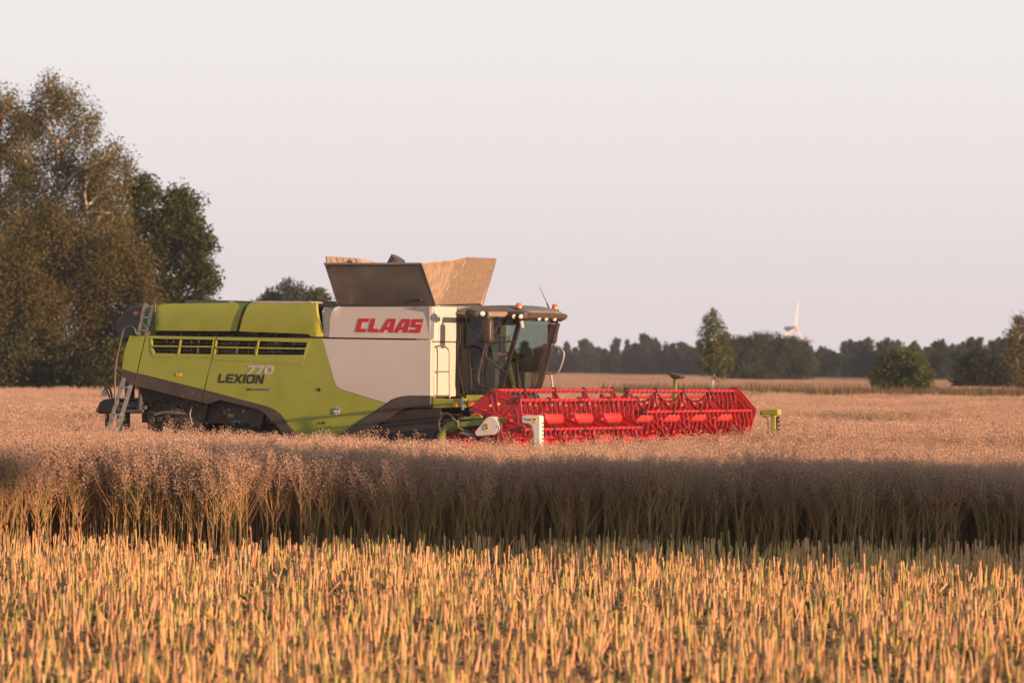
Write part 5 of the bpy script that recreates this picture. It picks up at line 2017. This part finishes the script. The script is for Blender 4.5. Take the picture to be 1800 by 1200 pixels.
person = bpy.data.objects.new('person', pe)
COL.objects.link(person)
sk = person.modifiers.new('skin', 'SKIN')
for i, r_ in enumerate(rads):
    pe.skin_vertices[0].data[i].radius = (r_, r_)
pe.skin_vertices[0].data[0].use_root = True
ss = person.modifiers.new('smooth', 'SUBSURF')
ss.levels = ss.render_levels = 1
pe.materials.append(SKIN)
person.location = root.location
person.rotation_euler = root.rotation_euler
tag(person, 'driver in dark work clothes sitting at the wheel inside the glazed cab', 'person')
sh = MB()
sh.rbox((-.065, -.12, 2.88), (.32, .44, .52), .6, 10)
for s_ in (-1, 1):
    sh.tube([Vector((-.07, -.12 + s_ * .19, 3.08)), Vector((.10, -.12 + s_ * .27, 2.86)), Vector((.20, -.12 + s_ * .24, 2.85))], [.085, .062, .052], 10)
sh.build('shirt', SHIRT, person)
tr = MB()
for s_ in (-1, 1):
    tr.tube([Vector((-.02, -.12 + s_ * .1, 2.63)), Vector((.42, -.12 + s_ * .13, 2.61)), Vector((.52, -.12 + s_ * .12, 2.24))], [.115, .085, .065], 10)
tr.build('trousers', JEANS, person)
MB().ball((-.015, -.12, 3.375), (.112, .098, .095)).build('hair', HAIR, person)
fa = MB()
fa.ball((.105, -.12, 3.315), (.022, .015, .025))
fa.ball((.088, -.155, 3.345), (.012, .012, .01)); fa.ball((.088, -.085, 3.345), (.012, .012, .01))
fa.ball((.092, -.12, 3.265), (.012, .028, .008))
for s_ in (-1, 1):
    fa.ball((0, -.12 + s_ * .1, 3.32), (.025, .012, .035))
fa.build('face', SKIN, person)

# ------------------------------------------------------------------ chaff thrown up behind the chopper
m_chaff = plantmat('chaff', [(.55, .40, .28), (.70, .55, .40)], .9)
fl = []
rng = np.random.default_rng(9)
for i in range(3):
    V, F = [], []
    spindle(V, F, np.zeros(3), rng.normal(0, 1, 3), .02, .004, rng)
    fl.append(proto('flake_%s' % 'abc'[i], V, F, m_chaff))
N = 1500
lx = -3.6 - np.abs(rng.normal(0, 2.2, N)); ly = rng.uniform(-2.6, 2.0, N); lz = .9 + np.abs(rng.normal(0, .75, N))
wx = P0.x + lx * FV.x + (-1.65 - ly) * NV.x; wy = P0.y + lx * FV.y + (-1.65 - ly) * NV.y
k = ~((np.abs(ly) < 1.75) & (lx > -7.2))
wx, wy, lz = wx[k], wy[k], lz[k]
n = len(wx)
scatter('chaff', np.stack([wx, wy, lz], 1), rng.uniform(0, 6.28, (n, 3)), np.repeat(rng.uniform(.5, 1.5, (n, 1)), 3, 1), rng.integers(0, 3, n), fl,
        'specks of chaff drifting in the air behind the harvester', 'chaff')

# ------------------------------------------------------------------ evening haze
hm = bpy.data.materials.new('evening haze')
hm.use_nodes = True
ht = hm.node_tree
ht.nodes.remove(ht.nodes['Principled BSDF'])
pv = ht.nodes.new('ShaderNodeVolumePrincipled')
pv.inputs['Color'].default_value = (.64, .76, .97, 1)
pv.inputs['Density'].default_value = .00014
ht.links.new(pv.outputs['Volume'], ht.nodes['Material Output'].inputs['Volume'])
hb = MB().box((0, 1150, 24), (2500, 2700, 50)).build('haze', hm)
tag(hb, 'thin evening haze over the fields', 'haze', kind='stuff')
